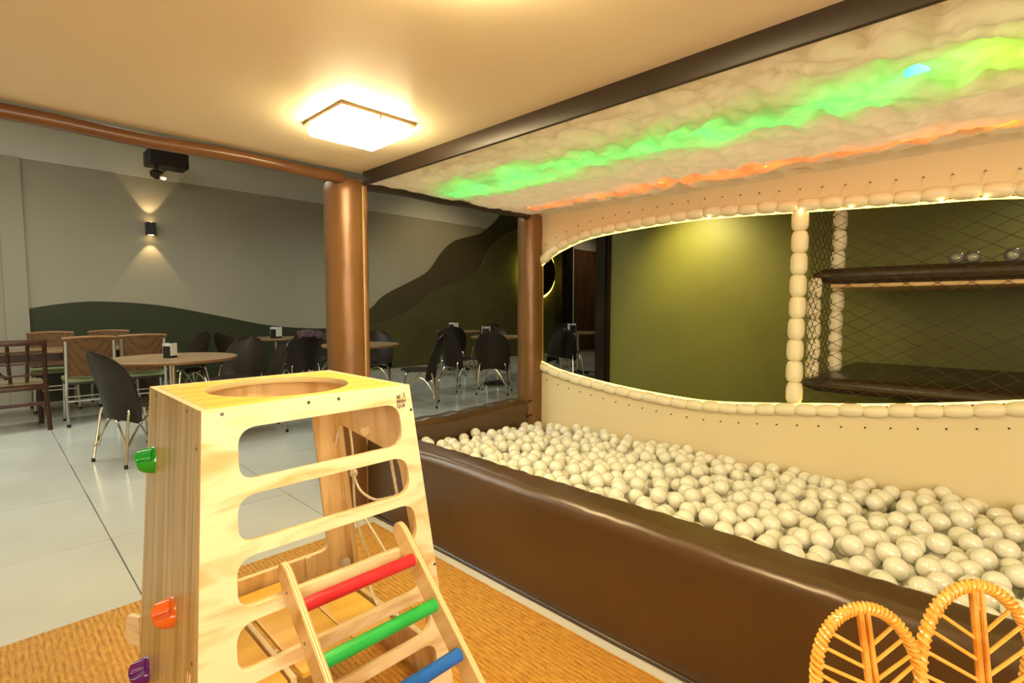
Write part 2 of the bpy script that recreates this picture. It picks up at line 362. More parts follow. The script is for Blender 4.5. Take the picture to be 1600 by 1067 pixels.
def poly_panel(name, outer, holes, th, mats, frame, parent, bevel=0.0015, rounds=0):
    """flat board with holes; outline in local (u,v); frame = Matrix (local->world); local z = thickness"""
    cu = bpy.data.curves.new(name, 'CURVE'); cu.dimensions = '2D'; cu.fill_mode = 'BOTH'
    cu.extrude = th/2 - bevel; cu.bevel_depth = bevel; cu.bevel_resolution = 1; cu.offset = -bevel
    for pts in [outer] + holes:
        sp = cu.splines.new('POLY'); sp.points.add(len(pts)-1); sp.use_cyclic_u = True
        for p, q in zip(sp.points, pts): p.co = (q[0], q[1], 0, 1)
    tmp = bpy.data.objects.new('tmp', cu); COL.objects.link(tmp)
    dg = bpy.context.evaluated_depsgraph_get(); dg.update()
    me = bpy.data.meshes.new_from_object(tmp.evaluated_get(dg)); bpy.data.objects.remove(tmp); bpy.data.curves.remove(cu)
    me.name = name; me.materials.clear()
    for m_ in mats: me.materials.append(m_)
    if len(mats) > 1:
        for p in me.polygons: p.material_index = 0 if abs(p.normal.z) > .8 else 1
    else:
        for p in me.polygons: p.material_index = 0
    me.shade_smooth(); me.set_sharp_from_angle(angle=radians(30))
    o = bpy.data.objects.new(name, me); COL.objects.link(o)
    off = Vector(ORG.get(parent.name, (0,0,0))) if parent else Vector((0,0,0))
    if parent: o.parent = parent
    o.matrix_local = Matrix.Translation(-off) @ frame
    ORG[o.name] = off
    return o
def frame(origin, u, v):
    u = Vector(u).normalized(); v = Vector(v); v = (v - u*v.dot(u)).normalized(); n = u.cross(v)
    m = Matrix((u, v, n)).transposed().to_4x4(); m.translation = Vector(origin); return m
def rounded(pts, r, n=6):
    out = []; L = len(pts)
    rr = r if isinstance(r, (list, tuple)) else [r]*L
    for i in range(L):
        p = Vector(pts[i]); a = Vector(pts[i-1]); b = Vector(pts[(i+1) % L])
        d1 = (a-p); d2 = (b-p); ri = min(rr[i], d1.length*.48, d2.length*.48)
        A = p + d1.normalized()*ri; B = p + d2.normalized()*ri
        for k in range(n+1):
            t = k/n; q = A*(1-t)**2 + p*2*t*(1-t) + B*t*t; out.append((q.x, q.y))
    return out
def smooth_path(pts, n=8, closed=False):
    P = [Vector(p) for p in pts]; L = len(P); out = []
    rng = range(L if closed else L-1)
    for i in rng:
        p0 = P[i-1] if (i > 0 or closed) else P[0]; p1 = P[i]; p2 = P[(i+1) % L]; p3 = P[(i+2) % L] if (i+2 < L or closed) else P[-1]
        for k in range(n):
            t = k/n
            out.append(.5*((2*p1) + (-p0+p2)*t + (2*p0-5*p1+4*p2-p3)*t*t + (-p0+3*p1-3*p2+p3)*t**3))
    if not closed: out.append(P[-1])
    return out

# ================================================================ SETTING
fl = struct(MB().box((-4, -2.6, -.12), (13, 8.9, -.006)).build('floor', M['grout']))
fl['label'] = 'floor of large pale porcelain tiles with thin dark joints'
T = .905
tm = MB().rbox((.002, .002, -.008), (T-.002, T-.002, 0), .002, 1).build('tile', M['tile'], fl)
first = True
for i in range(-5, 12):
    for j in range(-4, 7):
        x, y = .405 + i*T, 2.39 + (j-0)*T
        if y + T < 2.0 and (x > 3.3 or x + T < -1): continue
        o = tm if first else tm.copy()
        if not first: COL.objects.link(o); o.parent = fl
        first = False; o.location = (x, y, 0)
YW = 8.7
struct(MB().box((-4, YW, -.1), (13, YW+.2, 3.04)).build('wall_back', M['wall']))
struct(MB().box((-4, YW-.012, 3.0), (13, YW+.2, 4.0)).build('trim_1', M['band']))['label'] = 'upper dining hall wall with its brighter light painted as a paler band'  # brighter light on the upper wall is put into the paler colour
struct(MB().box((-4.2, -2.6, -.1), (-4, YW+.2, 4.0)).build('wall_left', M['cream']))
struct(MB().box((12.8, 2.9, -.1), (13, YW+.2, 4.0)).build('wall_right', M['dark']))
struct(MB().box((-4.2, -2.8, -.1), (5, -2.6, 4.0)).build('wall_front', M['cream']))
struct(MB().box((-4.2, 2.75, 3.7), (13, YW+.2, 3.85)).build('ceiling', M['hallceil']))['label'] = 'high white ceiling of the dining hall'
lowc = struct(MB().box((-4.2, -2.8, 1.95), (1.53, 2.66, 2.2)).build('ceiling_low', M['ceil'])); lowc['label'] = 'low cream ceiling over the play corner'
struct(MB().box((1.53, -2.8, 2.14), (3.15, 2.95, 2.3)).build('ceiling_upper', M['beam']))['label'] = 'unseen board above the cloud filling, dark to limit the green light'  # unseen closing piece, dark so the green light spreads less
struct(MB().box((3.15, -2.8, 2.14), (4.9, 2.95, 2.3)).build('ceiling_rear', M['cream']))['label'] = 'ceiling of the space behind the white wall'
struct(MB().box((4.5, -2.8, -.1), (4.62, 2.99, 2.6)).build('wall_olive', M['olive']))['label'] = 'olive green wall seen through the opening'
struct(MB().box((4.44, 2.99, -.1), (4.66, 3.10, 3.2)).build('trim_2', M['dark']))['label'] = 'dark post at the end of the olive wall'
struct(MB().box((4.475, 2.955, -.1), (4.5, 2.99, 2.3)).build('trim_3', M['dark']))['label'] = 'thin dark edge strip on the olive wall'
# corner pilaster of the mural wall
def mural(name, pts, m, off, th=.004):
    fr = frame((0, YW-off, 0), (1,0,0), (0,0,1))
    o = poly_panel(name, pts, [], th, [m], fr, None, bevel=.0005); return struct(o)
hillA = smooth_path([Vector(p) for p in [(.39,1.184),(.72,1.249),(1.11,1.277),(1.756,1.227),(2.49,1.073),(3.24,.907),(3.99,.832),(4.6,.85),(5.05,.95),(5.4,1.1)]], 5)
mural('trim_4', [(p.x, p.y) for p in hillA] + [(5.4, 0), (.39, 0)], M['green'], .004)['label'] = 'low dark green painted hill on the back wall'
mB = smooth_path([Vector(p) for p in [(4.4,.80),(5.06,1.15),(5.35,1.40),(5.7,1.578),(6.24,1.827),(6.5,2.0),(6.8,2.36),(7.1,2.60),(7.36,2.70),(7.9,2.86),(8.2,3.05),(8.53,3.342),(8.9,3.8)]], 5)
mural('trim_5', [(p.x, p.y) for p in mB] + [(12.8, 3.8), (12.8, 0), (4.4, 0)], M['green3'], .018)['label'] = 'dark painted mountain rising to the right'
rB = [(4.9,.76),(5.4,.89),(6.0,1.123),(6.35,1.36),(6.64,1.536),(7.2,1.72),(7.72,1.93),(7.95,2.15),(8.12,2.448),(8.5,2.80),(8.96,3.016),(9.6,3.25),(10.6,3.4)]
mC = smooth_path([Vector(p) for p in rB], 5)
mural('trim_6', [(p.x, p.y) for p in mC] + [(12.8, 3.45), (12.8, 0), (4.9, 0)], M['green2'], .024)['label'] = 'mossy green painted foothill in front of the mountain'
struct(MB().tube([(p.x, YW-.028, p.y) for p in mC], .011, 5).build('trim_7', M['ridge']))['label'] = 'thin paler ridge line of the painted foothill'
rD = smooth_path([Vector(p) for p in [(7.0,.7),(8.2,1.15),(9.0,1.6),(9.6,2.2),(10.4,2.7)]], 5)
struct(MB().tube([(p.x, YW-.028, p.y) for p in rD], .009, 5).build('trim_8', M['ridge']))['label'] = 'faint second ridge line low on the painted mountain'
struct(MB().box((.18, YW-.05, 0), (.39, YW, 3.0)).build('trim_9', M['wall']))['label'] = 'pale pilaster at the left end of the green hill'
# wood panelled door at the far right
struct(MB().box((11.0, YW-.06, 0), (12.8, YW-.03, 3.6)).build('wall_far_right', M['band']))['label'] = 'pale wall strip above the wooden boards'
dr = struct(MB().box((11.35, YW-.085, 0), (12.75, YW-.06, 2.79)).build('door_1', M['walnut']))
for k in range(9):
    MB().rbox((11.37+k*.153, YW-.105, .03), (11.37+k*.153+.143, YW-.083, 2.77), .004, 1).build('board', M['walnut'], dr)
struct(MB().box((10.6, 8.45, 0), (11.05, YW, 3.6)).build('trim_10', M['dark']))['label'] = 'near-black wall pier beside the wooden boards'

# carpet / woven mat
tag(MB().rbox((-2.4, -2.3, 0.001), (1.455, 2.49, .010), .004, 2).build('woven_mat', M['mat']),
    'large orange-brown woven sisal mat under the wooden climbing tower', 'rug')
tag(MB().rbox((.345, 2.02, .011), (.80, 2.24, .05), .01, 2).build('mat_edge_slab', M['walnut']),  # added slab, its dark colour stands for the mat edge in shadow
    'dark slab standing in for the shaded mat edge behind the climbing tower', 'board')

# dark ceiling beam along the pit, edge pipe of the low roof
struct(MB().rbox((1.505, -2.6, 1.878), (1.523, 2.62, 1.957), .003, 2).build('trim_11', M['beam']))['label'] = 'dark brown beam between the cream ceiling and the cloud ceiling'
pp = [(x, 2.655 + .006*sin(x*5), 1.907 + .004*sin(x*9)) for x in [(-4 + k*.1) for k in range(55)]]
struct(MB().tube(pp, .030, 12).build('trim_12', M['pipe']))['label'] = 'copper-brown padded pipe along the edge of the low ceiling'
pp = [(1.5 + k*.1, 2.72 + .004*sin(k*2.1), 1.905 - .004*sin(k*1.3)) for k in range(17)]
struct(MB().tube(pp, .026, 8).build('trim_13', M['beam']))['label'] = 'thin dark edging between the two padded columns'

# ================================================================ BALL PIT
def wall_profile(h, t, ro=.06, ri=.035):
    P = [(0, .0)]
    P += [(0, h-ro)]
    for k in range(1, 9): a = pi - k/8*pi/2; P.append((ro + ro*cos(a), h-ro + ro*sin(a)))
    for k in range(0, 7): a = pi/2 - k/6*pi/2; P.append((t-ri + ri*cos(a), h-ri + ri*sin(a)))
    P += [(t, .12), (t, 0)]
    return P
pit = empty('ball_pit_wall', (1.6, 1.0, 0), 'glossy brown vinyl padded low wall running along the front of the ball pit', 'padded wall')
prof = wall_profile(.462, .185)
mb = MB(); ys = [-2.5 + k*(5.39/270) for k in range(271)]; n = len(prof); vs = []
for y in ys:
    for i, (a, z) in enumerate(prof):
        top = max(0, (z-.33)/.13)
        d = .004*top*noise.noise(Vector((a*14, y*26, z*10))) + .004*noise.noise(Vector((a*3, y*2.2, z*3)))
        vs.append((1.505 + a + d, y, z + d))
mb.add(vs, [(i*n+j, (i+1)*n+j, (i+1)*n+j+1, i*n+j+1) for i in range(len(ys)-1) for j in range(n-1)] +
       [tuple(range(n)), tuple((len(ys)-1)*n + j for j in range(n-1, -1, -1))])
mb.build('padding', M['vinyl'], pit, ang=70)
MB().tube([(1.503, -2.4 + k*.1, .018) for k in range(53)], .004, 5).build('seam', M['vinyl_dark'], pit)
end = empty('ball_pit_end_wall', (2.3, 2.8, 0), 'golden-brown vinyl end wall of the ball pit between the two columns', 'padded wall')
mb = MB(); xs = [1.68 + k*(1.33/90) for k in range(91)]; prof2 = wall_profile(.462, .17, .05, .045); vs = []
for x in xs:
    for i, (a, z) in enumerate(prof2):
        top = max(0, (z-.30)/.16)
        d = .009*top*noise.noise(Vector((x*13, a*8, z*12))) + .006*noise.noise(Vector((x*3, a, z*5)))
        vs.append((x, 2.71 + a + d, z + d))
n = len(prof2)
mb.add(vs, [(i*n+j, (i+1)*n+j, (i+1)*n+j+1, i*n+j+1) for i in range(len(xs)-1) for j in range(n-1)] +
       [tuple(range(n)), tuple((len(xs)-1)*n + j for j in range(n-1, -1, -1))])
mb.build('padding', M['vinyl'], end, ang=70)
for z, x in ((.455, 2.98), (.34, 2.97)):
    MB().tube(smooth_path([(x-.02, 2.70, z), (x+.03, 2.69, z+.006), (x+.07, 2.68, z-.002)], 5), .008, 6).build('tie_strap', M['vinyl_dark'], end)
struct(MB().box((1.60, -2.5, -.005), (3.1, 2.75, .10)).build('floor_pit', M['white_v']))['label'] = 'padded base under the balls'

# padded columns
def column(x, y, r, z0, z1, label, seam_a):
    t = empty('padded_column', (x, y, z0), label, 'column')
    mb = MB(); N = 40; K = 60; vs = []
    for i in range(K+1):
        s = i/K; z = z0 + (z1-z0)*s
        for k in range(N):
            a = 2*pi*k/N
            rr = r*(1 + .012*noise.noise(Vector((cos(a)*2, sin(a)*2, z*4)))) + .0025*noise.noise(Vector((cos(a)*5, sin(a)*5, z*16)))
            if i in (0, K): rr -= .01
            vs.append((x + rr*cos(a), y + rr*sin(a), z))
    mb.add(vs, [(i*N+k, i*N+(k+1) % N, (i+1)*N+(k+1) % N, (i+1)*N+k) for i in range(K) for k in range(N)] + [tuple(range(N)), tuple(K*N+k for k in range(N))])
    mb.build('padding', M['vinyl_col'], t, ang=60)
    # overlapping flap with two stitched seams
    fl_ = MB()
    def f(u, v):
        a = seam_a + (u-.5)*.32; z = z0+.01 + (z1-z0-.03)*v
        rr = r + .004 + .014*sin(pi*u) + .006*noise.noise(Vector((u*3, v*14, 3)))
        return (x + rr*cos(a), y + rr*sin(a), z)
    fl_.grid(f, 6, 50).build('flap', M['vinyl_col'], t, ang=60)
    for da in (-.17, .17):
        MB().tube([(x + (r+.005)*cos(seam_a+da), y + (r+.005)*sin(seam_a+da), z0+.02 + (z1-z0-.05)*k/40) for k in range(41)], .0034, 5).build('seam', M['seam'], t)
    return t
column(1.465, 2.745, .118, 0, 1.90, 'copper-brown vinyl padded column at the near corner of the ball pit', -1.05)
MB()
MB().lathe([(.112, 0), (.116, .004), (.112, .012), (.09, .016)], (1.465, 2.745, 1.895), 32).build('top_ring', M['pipe'], bpy.data.objects['padded_column'])
column(3.055, 2.765, .098, .0, 1.93, 'brown vinyl padded column at the far corner of the pit beside the white wall', -.55)
tag(MB().rbox((3.13, 2.83, .40), (3.17, 2.90, 1.72), .01, 2).build('padded_strip', M['vinyl_col']), 'narrow gold-brown padded strip just behind the far column', 'padding')

# white fabric wall with the eye-shaped opening
ww = empty('white_pit_wall', (3.1, 1.0, 0), 'white vinyl wall behind the balls with a wide eye-shaped opening', 'padded wall')
low = [(2.70,.735),(2.64,.716),(2.457,.672),(1.994,.614),(1.51,.585),(1.222,.590),(.835,.632),(.329,.697),(-.063,.765),(-.5,.86),(-.9,1.0)]
upp = [(-.9,1.42),(-.5,1.60),(-.02,1.70),(.371,1.725),(.84,1.75),(1.371,1.775),(1.81,1.765),(2.229,1.735),(2.465,1.675),(2.60,1.62),(2.70,1.56)]
lowS = [(p.x, p.y) for p in smooth_path([Vector(p) for p in low], 6)]
uppS = [(p.x, p.y) for p in smooth_path([Vector(p) for p in upp], 6)]
fr = frame((3.13, 0, 0), (0,1,0), (0,0,1))
poly = [(-2.5, .02), (2.93, .02), (2.93, .735)] + lowS + uppS + [(2.93, 1.56), (2.93, 1.95), (-2.5, 1.95)]
poly_panel('fabric', poly, [], .05, [M['white_v']], fr, ww, bevel=.006)
segm = MB().lathe([(.006, -.054), (.020, -.052), (.030, -.040), (.0345, -.018), (.0345, .018), (.030, .040), (.020, .052), (.006, .054)], (0,0,0), 12, axis='X').build('padding_segment', M['puff'], ww, local=True)
def place_seg(o, p, d, s=1.0, k=1.0):
    o.location = Vector(p) - Vector((3.1, 1.0, 0)); q = Vector(d).to_track_quat('X', 'Z'); o.rotation_mode = 'QUATERNION'; o.rotation_quaternion = q
    o.scale = (s, k, k)
firstseg = [segm]
eyel = MB(); lace = MB(); bul = []
def march(path, step):
    out = []; acc = 0; prev = Vector(path[0]); last = Vector(path[0])
    P = [Vector(p) for p in path]; i = 1; pos = P[0].copy(); out.append(pos.copy())
    while i < len(P):
        d = (P[i]-pos).length
        if acc + d >= step:
            pos = pos + (P[i]-pos).normalized()*(step-acc); out.append(pos.copy()); acc = 0
        else: acc += d; pos = P[i].copy(); i += 1
    return out
for path, sgn in ((lowS, -1), (uppS[::-1], 1)):
    pts = march(path, .105)
    for a, b in zip(pts[:-1], pts[1:]):
        c = (a+b)/2; d = b-a; jit = random.uniform(-.003, .003)
        if firstseg: o = firstseg.pop()
        else: o = segm.copy(); COL.objects.link(o)
        o.parent = ww
        place_seg(o, (3.10+jit, c.x, c.y + jit), (0, d.x, d.y), 1.02, 1.0 + jit*20)
        nrm = Vector((-d.y, d.x)).normalized();
        if nrm.y*sgn < 0: nrm = -nrm
        e = a + nrm*.085
        eyel.lathe([(.0045, -.004), (.0045, .002)], (3.103, e.x, e.y), 6, axis='X')
        if sgn > 0: lace.tube([(3.10, e.x, e.y), (3.072, (e.x+a.x)/2, (e.y+a.y)/2), (3.064, a.x, a.y)], .0016, 4)
el = eyel.build('eyelet', M['eye'], ww); el['kind'] = 'stuff'
lace.build('lacing', M['puff'], ww)['kind'] = 'stuff'
for path, dz, nm in ((lowS, .030, 'a'), (uppS, -.031, 'b')):
    MB().tube([(3.122, y, z+dz) for y, z in path], .006, 6).build('light_strip', M['led_w'], ww)['label'] = 'glowing warm yellow light strip'
for (y, dz) in ((1.33, 0), (.83, 0), (.60, 0), (.25, 0), (.10, 0), (-.06, 0)):
    z = min(uppS, key=lambda p: abs(p[0]-y))[1] - .036
    MB().lathe([(.001, -.006), (.006, -.003), (.006, .003), (.001, .006)], (3.075, y, z), 8).build('bulb', M['bulb'], ww)
MB().lathe([(.004, -.06), (.026, -.055), (.034, -.03), (.035, .03), (.026, .055), (.004, .06)], (0,0,0), 12, axis='X').build('roll_end', M['puff'], ww, local=True)
re_ = [o for o in COL.objects if o.name.startswith('roll_end')][0]
place_seg(re_, (3.095, 2.615, 1.60), (0, -.75, .66)); 

# padded white posts of the structure behind
def ppost(x, y, z0, z1, r, step, label):
    t = empty('padded_post', (x, y, z0), label, 'post', 'white padded posts')
    MB().tube([(x, y, z0), (x, y, z1)], r*.6, 8).build('core', M['white_v'], t)
    n = max(1, round((z1-z0)/step)); h = (z1-z0)/n
    for k in range(n):
        c = z0 + h*(k+.5); hh = h/2
        MB().lathe([(r*.55, -hh), (r*.82, -hh*.88), (r*.98, -hh*.55), (r, 0), (r*.97, hh*.55), (r*.8, hh*.9), (r*.55, hh)],
                   (x+random.uniform(-.002, .002), y+random.uniform(-.003, .003), c), 16).build('padding_segment', M['puff'], t)
    return t
ppost(3.13, .845, .665, 1.735, .043, .118, 'nearest white padded post standing in the opening')
ppost(3.72, .78, .80, 1.80, .040, .13, 'white padded post behind the net, furthest back')
ppost(3.38, .82, .78, 1.37, .036, .13, 'short white padded post under the upper platform edge')
def platform(z0, z1, x0, label, under):
    t = empty('padded_platform', (3.8, 0, z0), label, 'platform')
    r = (z1-z0)/2
    # long padded front edge with rounded nose
    mb = MB(); vs = []; N = 14; ys_ = [.85 - k*.06 for k in range(46)]
    for i, y in enumerate(ys_):
        for k in range(N):
            a = 2*pi*k/N; s = 1 if i > 1 else (.45 + .5*i)
            d = .002*noise.noise(Vector((a, y*6, z0)))
            vs.append((x0 + r + (r+d)*s*cos(a), y, (z0+z1)/2 + (r+d)*s*sin(a)))
    mb.add(vs, [(i*N+k, i*N+(k+1) % N, (i+1)*N+(k+1) % N, (i+1)*N+k) for i in range(len(ys_)-1) for k in range(N)] + [tuple(range(N))])
    mb.build('edge_roll', M['vinyl_dark'], t, ang=60)
    MB().rbox((x0+r, -1.85, z1-.03), (4.45, .80, z1), .01, 2).build('deck', M['vinyl_dark'], t)
    if under: MB().rbox((x0+.03, -1.85, z0-.022), (4.45, .76, z0-.001), .003, 1).build('underside_board', M['panel_w'], t)[ 'label'] = 'pale wooden board under the padding'
platform(1.335, 1.425, 3.42, 'upper dark brown padded platform behind the net', True)
platform(.715, .80, 3.30, 'lower dark brown padded platform behind the net', False)
for k, (x, y, r) in enumerate([(3.62, .215, .036), (3.60, .150, .036), (3.58, .0, .036)]):
    tag(MB().lathe([(r*sin(a*pi/12)+.0005, -r*cos(a*pi/12)) for a in range(13)], (0,0,0), 20).build('plastic_ball', M['clearball'], origin=(x, y, 1.425+r)),
        ['left one of the two clear balls side by side on the upper platform', 'right one of the two clear balls side by side on the upper platform', 'single clear ball on the upper platform nearest the picture edge'][k], 'ball', 'clear balls on the upper platform')
# diamond nets
def net(fn, nu, nv, r, label):
    mb = MB()
    P = lambda i, j: Vector(fn(i/nu, j/nv)) + Vector((0, .004*noise.noise(Vector((i, j, 1))), .006*noise.noise(Vector((i, j, 5)))))
    for i in range(nu):
        for j in range(nv):
            if (i+j) % 2 == 0: mb.tube([P(i, j), P(i+1, j+1)], r, 4, caps=False)
            else: mb.tube([P(i, j+1), P(i+1, j)], r, 4, caps=False)
    return tag(mb.build('safety_net', M['net']), label, 'net')
net(lambda u, v: (3.17 + .02*sin(u*3), .80 - 1.7*u, .60 + 1.16*v), 28, 34, .0015, 'black diamond net stretched across the right part of the opening')
net(lambda u, v: (3.17 + .60*u, .80, .78 + .98*v), 12, 30, .0019, 'black diamond net running back between the white padded posts')

# balls ---------------------------------------------------------------
R = .0365
def level(x, y):
    return .405 - .085*(x-1.7)/1.4 + .022*noise.noise(Vector((x*2.2, y*1.6, 0))) + (.03 if y < .3 and x > 2.6 else 0) - .05*max(0, (y-1.9))
X0, X1, Y0, Y1 = 1.692+R, 3.098-R, -.75, 2.705-R
cell = {}
balls = []
D = 2*R
def height(x, y):
    z = level(x, y) - 4.3*R
    ci, cj = int(x/D), int(y/D)
    for a in (-1, 0, 1):
        for b in (-1, 0, 1):
            for (px, py, pz) in cell.get((ci+a, cj+b), ()):
                d2 = (px-x)**2 + (py-y)**2
                if d2 < D*D:
                    h = pz + sqrt(D*D-d2)
                    if h > z: z = h
    return z
target = 3100
fails = 0
while len(balls) < target and fails < 600:
    best = None
    for _ in range(26):
        x = random.uniform(X0, X1); y = random.uniform(Y0, Y1); z = height(x, y); s = z - level(x, y)
        if best is None or s < best[0]: best = (s, x, y, z)
    s, x, y, z = best
    if s > -R*.75: fails += 1; 
    if s > -R*.35: continue
    balls.append((x, y, z)); cell.setdefault((int(x/D), int(y/D)), []).append((x, y, z))
def shown(b):
    v = Vector(b) - Vector((0, 0, 1.2)); q = Vector((VX.x*v.x + VY.x*v.y + VZ.x*v.z, VX.y*v.x + VY.y*v.y + VZ.y*v.z, VX.z*v.x + VY.z*v.y + VZ.z*v.z))
    if q.z > -.1: return 0
    px = 800 + 800*q.x/-q.z; py = 533.5 - 800*q.y/-q.z
    if not (0 < px < 1610 and 0 < py < 1060): return 0
    # hidden behind the front wall or beneath other balls
    t = (1.69)/b[0]; zz = 1.2 + (b[2]-1.2)*t
    if zz < .452: return 0
    return 1/-q.z
def top(b):
    x, y, z = b; ci, cj = int(x/D), int(y/D); c = 0
    for a in (-1, 0, 1):
        for bb in (-1, 0, 1):
            for (px, py, pz) in cell.get((ci+a, cj+bb), ()):
                if pz > z + R*.6 and (px-x)**2 + (py-y)**2 < (1.5*R)**2: c += 1
    return c
vis = [b for b in balls if shown(b) > 0 and top(b) == 0]
vis.sort(key=lambda b: -shown(b)); ind = set(vis[:300])
def sph(n, m):
    return [(R*sin(pi*k/m)+1e-5, -R*cos(pi*k/m)) for k in range(m+1)]
bp_ = MB().lathe(sph(0, 12), (0,0,0), 20).build('pit_ball', M['ball'])
tag(bp_, 'pearly translucent plastic ball in the nearer part of the ball pit', 'ball', 'nearer balls of the ball pit')
one = True
for b in ind:
    o = bp_ if one else bp_.copy()
    if not one: COL.objects.link(o)
    one = False; o.location = b
mb = MB(); base = MB().lathe(sph(0, 8), (0,0,0), 14)
bv, bf = base.v, base.f
for b in balls:
    if b in ind: continue
    mb.add([(v[0]+b[0], v[1]+b[1], v[2]+b[2]) for v in bv], bf)
tag(mb.build('pit_balls', M['ball'], ang=80), 'mass of pearly translucent balls filling the rest of the pit towards the white wall', 'balls', kind='stuff')
print('balls', len(balls), len(vis))

# cloud ceiling ---------------------------------------------------------
def cloud(u, v):
    x = 1.525 + 1.595*u; y = -1.7 + 4.43*v
    P = Vector((x, y, 0))
    b = abs(noise.noise(P*6.5))*.055 + abs(noise.noise(P*22))*.016 + abs(noise.noise(P*14 + Vector((3, 1, 0))))*.020 + noise.noise(P*34)*.005
    fold = .014*abs(sin((x*1.0 + y*.30)*5.5 + 1.3*noise.noise(P*1.3)))
    edge = min(1, u/.05, (1-u)/.04, (1-v)/.02, v/.02)
    sag = .035*sin(pi*u)
    return (x, y, 1.915 + b*edge*1.0 - sag*edge*.8 + fold*edge - .012*(1-edge))
mb = MB(); NU, NV = 110, 300
vs = [cloud(i/NU, j/NV) for i in range(NU+1) for j in range(NV+1)]; fs = []
for i in range(NU):
    for j in range(NV):
        x, y, _ = vs[i*(NV+1)+j]
        fs.append((i*(NV+1)+j, (i+1)*(NV+1)+j, (i+1)*(NV+1)+j+1, i*(NV+1)+j+1))
mb.add(vs, fs); cl = mb.build('cloud_ceiling', M['cotton'], ang=180)
tag(cl, 'lumpy white fibre-fill cloud ceiling over the ball pit lit green and orange', 'cloud filling', kind='stuff')
bk = MB().grid(lambda u, v: (1.93 + .36*u, -1.6 + 4.2*v, 2.01 + .03*abs(noise.noise(Vector((u*4, v*30, 0)))) - .02*abs(u-.5)), 12, 160).build('fibre_reflector', M['puff'])  # added sheet that throws the green light back down
tag(bk, 'white reflector sheet added above the green light strip', 'cloud filling', kind='stuff')
def led(x, m, label, zz, wd, dx=.02):
    t = empty('light_strip', (x, 1, zz), label, 'light')
    MB().grid(lambda u, v: (x + dx*sin(v*13) + wd*(u-.5), -1.5 + 4.12*v, zz + .028*noise.noise(Vector((u*3, v*26, x))) + .02*abs(u-.5)), 6, 200).build('strip', m, t)
led(2.12, M['led_g'], 'green glowing light strip hidden in the cloud ceiling', 1.952, .24)
led(2.86, M['led_o'], 'orange glowing light strip in the cloud ceiling beside the white wall', 1.948, .13)

# ================================================================ CEILING LAMPS
def ceil_lamp(x, y, label):
    t = empty('ceiling_lamp', (x, y, 1.95), label, 'lamp')
    MB().rbox((x-.165, y-.165, 1.938), (x+.165, y+.165, 1.95), .003, 2).build('base_plate', M['lampbase'], t)
    MB().rbox((x-.152, y-.152, 1.895), (x+.152, y+.152, 1.938), .018, 4).build('diffuser', M['lamp'], t)
    for sx, sy in ((1, 0), (0, -1)):
        MB().lathe([(.005, 0), (.005, -.012), (.002, -.014)], (x+sx*.158, y+sy*.158, 1.938), 8).build('clip', M['lampbase'], t)
ceil_lamp(1.105, 1.94, 'square glowing ceiling lamp on the low cream ceiling')
ceil_lamp(.675, .763, 'second square ceiling lamp, only its far edge at the top of the picture')

# ================================================================ CLIMBING TOWER
tw = empty('climbing_tower', (.58, 1.46, .01), 'tapered pine plywood climbing tower with a round hole in its top', 'play equipment')
ZT = .98; TH = .018
def fy(z): return 1.219 - .05*(ZT-z)/ZT
def ry(z): return 1.705 + .05*(ZT-z)/ZT
def lx(z): return .311 - .06*(ZT-z)/ZT
def rx(z): return .836 + .12*(ZT-z)/ZT
# front panel, outline in (x, v) with v measured along the slope
kf = sqrt(1 + (.05/ZT)**2)
ff = frame((0, fy(0) + TH/2, 0), (1,0,0), (0, .05, ZT))   # local v along the slope
Z0 = .011
def fp(x, z): return (x, z*kf)
outer = [fp(lx(Z0), Z0), fp(lx(.10)+.10, Z0), fp(lx(.10)+.13, .07), fp(rx(.1)-.13, .07), fp(rx(Z0)-.10, Z0), fp(rx(Z0), Z0), fp(rx(ZT), ZT), fp(lx(ZT), ZT)]
holes = []
for k, (zt, zb) in enumerate([(.930, .812), (.778, .672), (.640, .526), (.492, .384), (.350, .245), (.21, .115)]):
    l0 = .378 - .008*k; rr = lambda z: .797 + .125*(.93-z)
    holes.append(rounded([fp(l0, zb), fp(rr(zb)-.004, zb), fp(rr(zt), zt), fp(l0+.002, zt)], [.04, .045, .045, .042], 7))
poly_panel('front_panel', outer, holes, TH, [M['pine_f'], M['ply']], ff, tw)
# left solid panel with climbing holds
kl = sqrt(1 + (.06/ZT)**2)
lf = frame((lx(0) + TH/2, 0, 0), (0, -1, 0), (.06, 0, ZT))   # u = -y, v up the slope
def lp(y, z): return (-y, z*kl)
lout = [lp(ry(Z0)-TH, Z0), lp(fy(Z0)+TH, Z0), lp(fy(ZT)+TH, ZT-.001), lp(ry(ZT)-TH, ZT-.001)]
lholes = [rounded([lp(1.745, .30), lp(1.722, .30), lp(1.722, .41), lp(1.745, .41)][::-1], .008, 4), rounded([lp(1.27, .27), lp(1.235, .27), lp(1.235, .40), lp(1.27, .40)][::-1], .012, 4)]
lpan = poly_panel('left_panel', lout, [lholes[1]], TH, [M['pine_l'], M['ply']], lf, tw)
# rear panel with a tall arched opening
rf = frame((0, ry(0) - TH/2, 0), (-1, 0, 0), (0, -.05, ZT))
def rp(x, z): return (-x, z*kf)
rout = [rp(rx(Z0), Z0), rp(lx(Z0), Z0), rp(lx(ZT), ZT), rp(rx(ZT), ZT)]
rh = rounded([rp(lx(.33)+.06, .33), rp(rx(.33)-.09, .33), rp(rx(.9)-.085, .905), rp(lx(.9)+.06, .905)][::-1], [.06, .06, .03, .03], 7)
rh2 = rounded([rp(lx(.05)+.07, .03), rp(rx(.05)-.09, .03), rp(rx(.24)-.09, .245), rp(lx(.24)+.07, .245)][::-1], .03, 5)
poly_panel('rear_panel', rout, [rh, rh2], TH, [M['pine_r'], M['ply']], rf, tw)
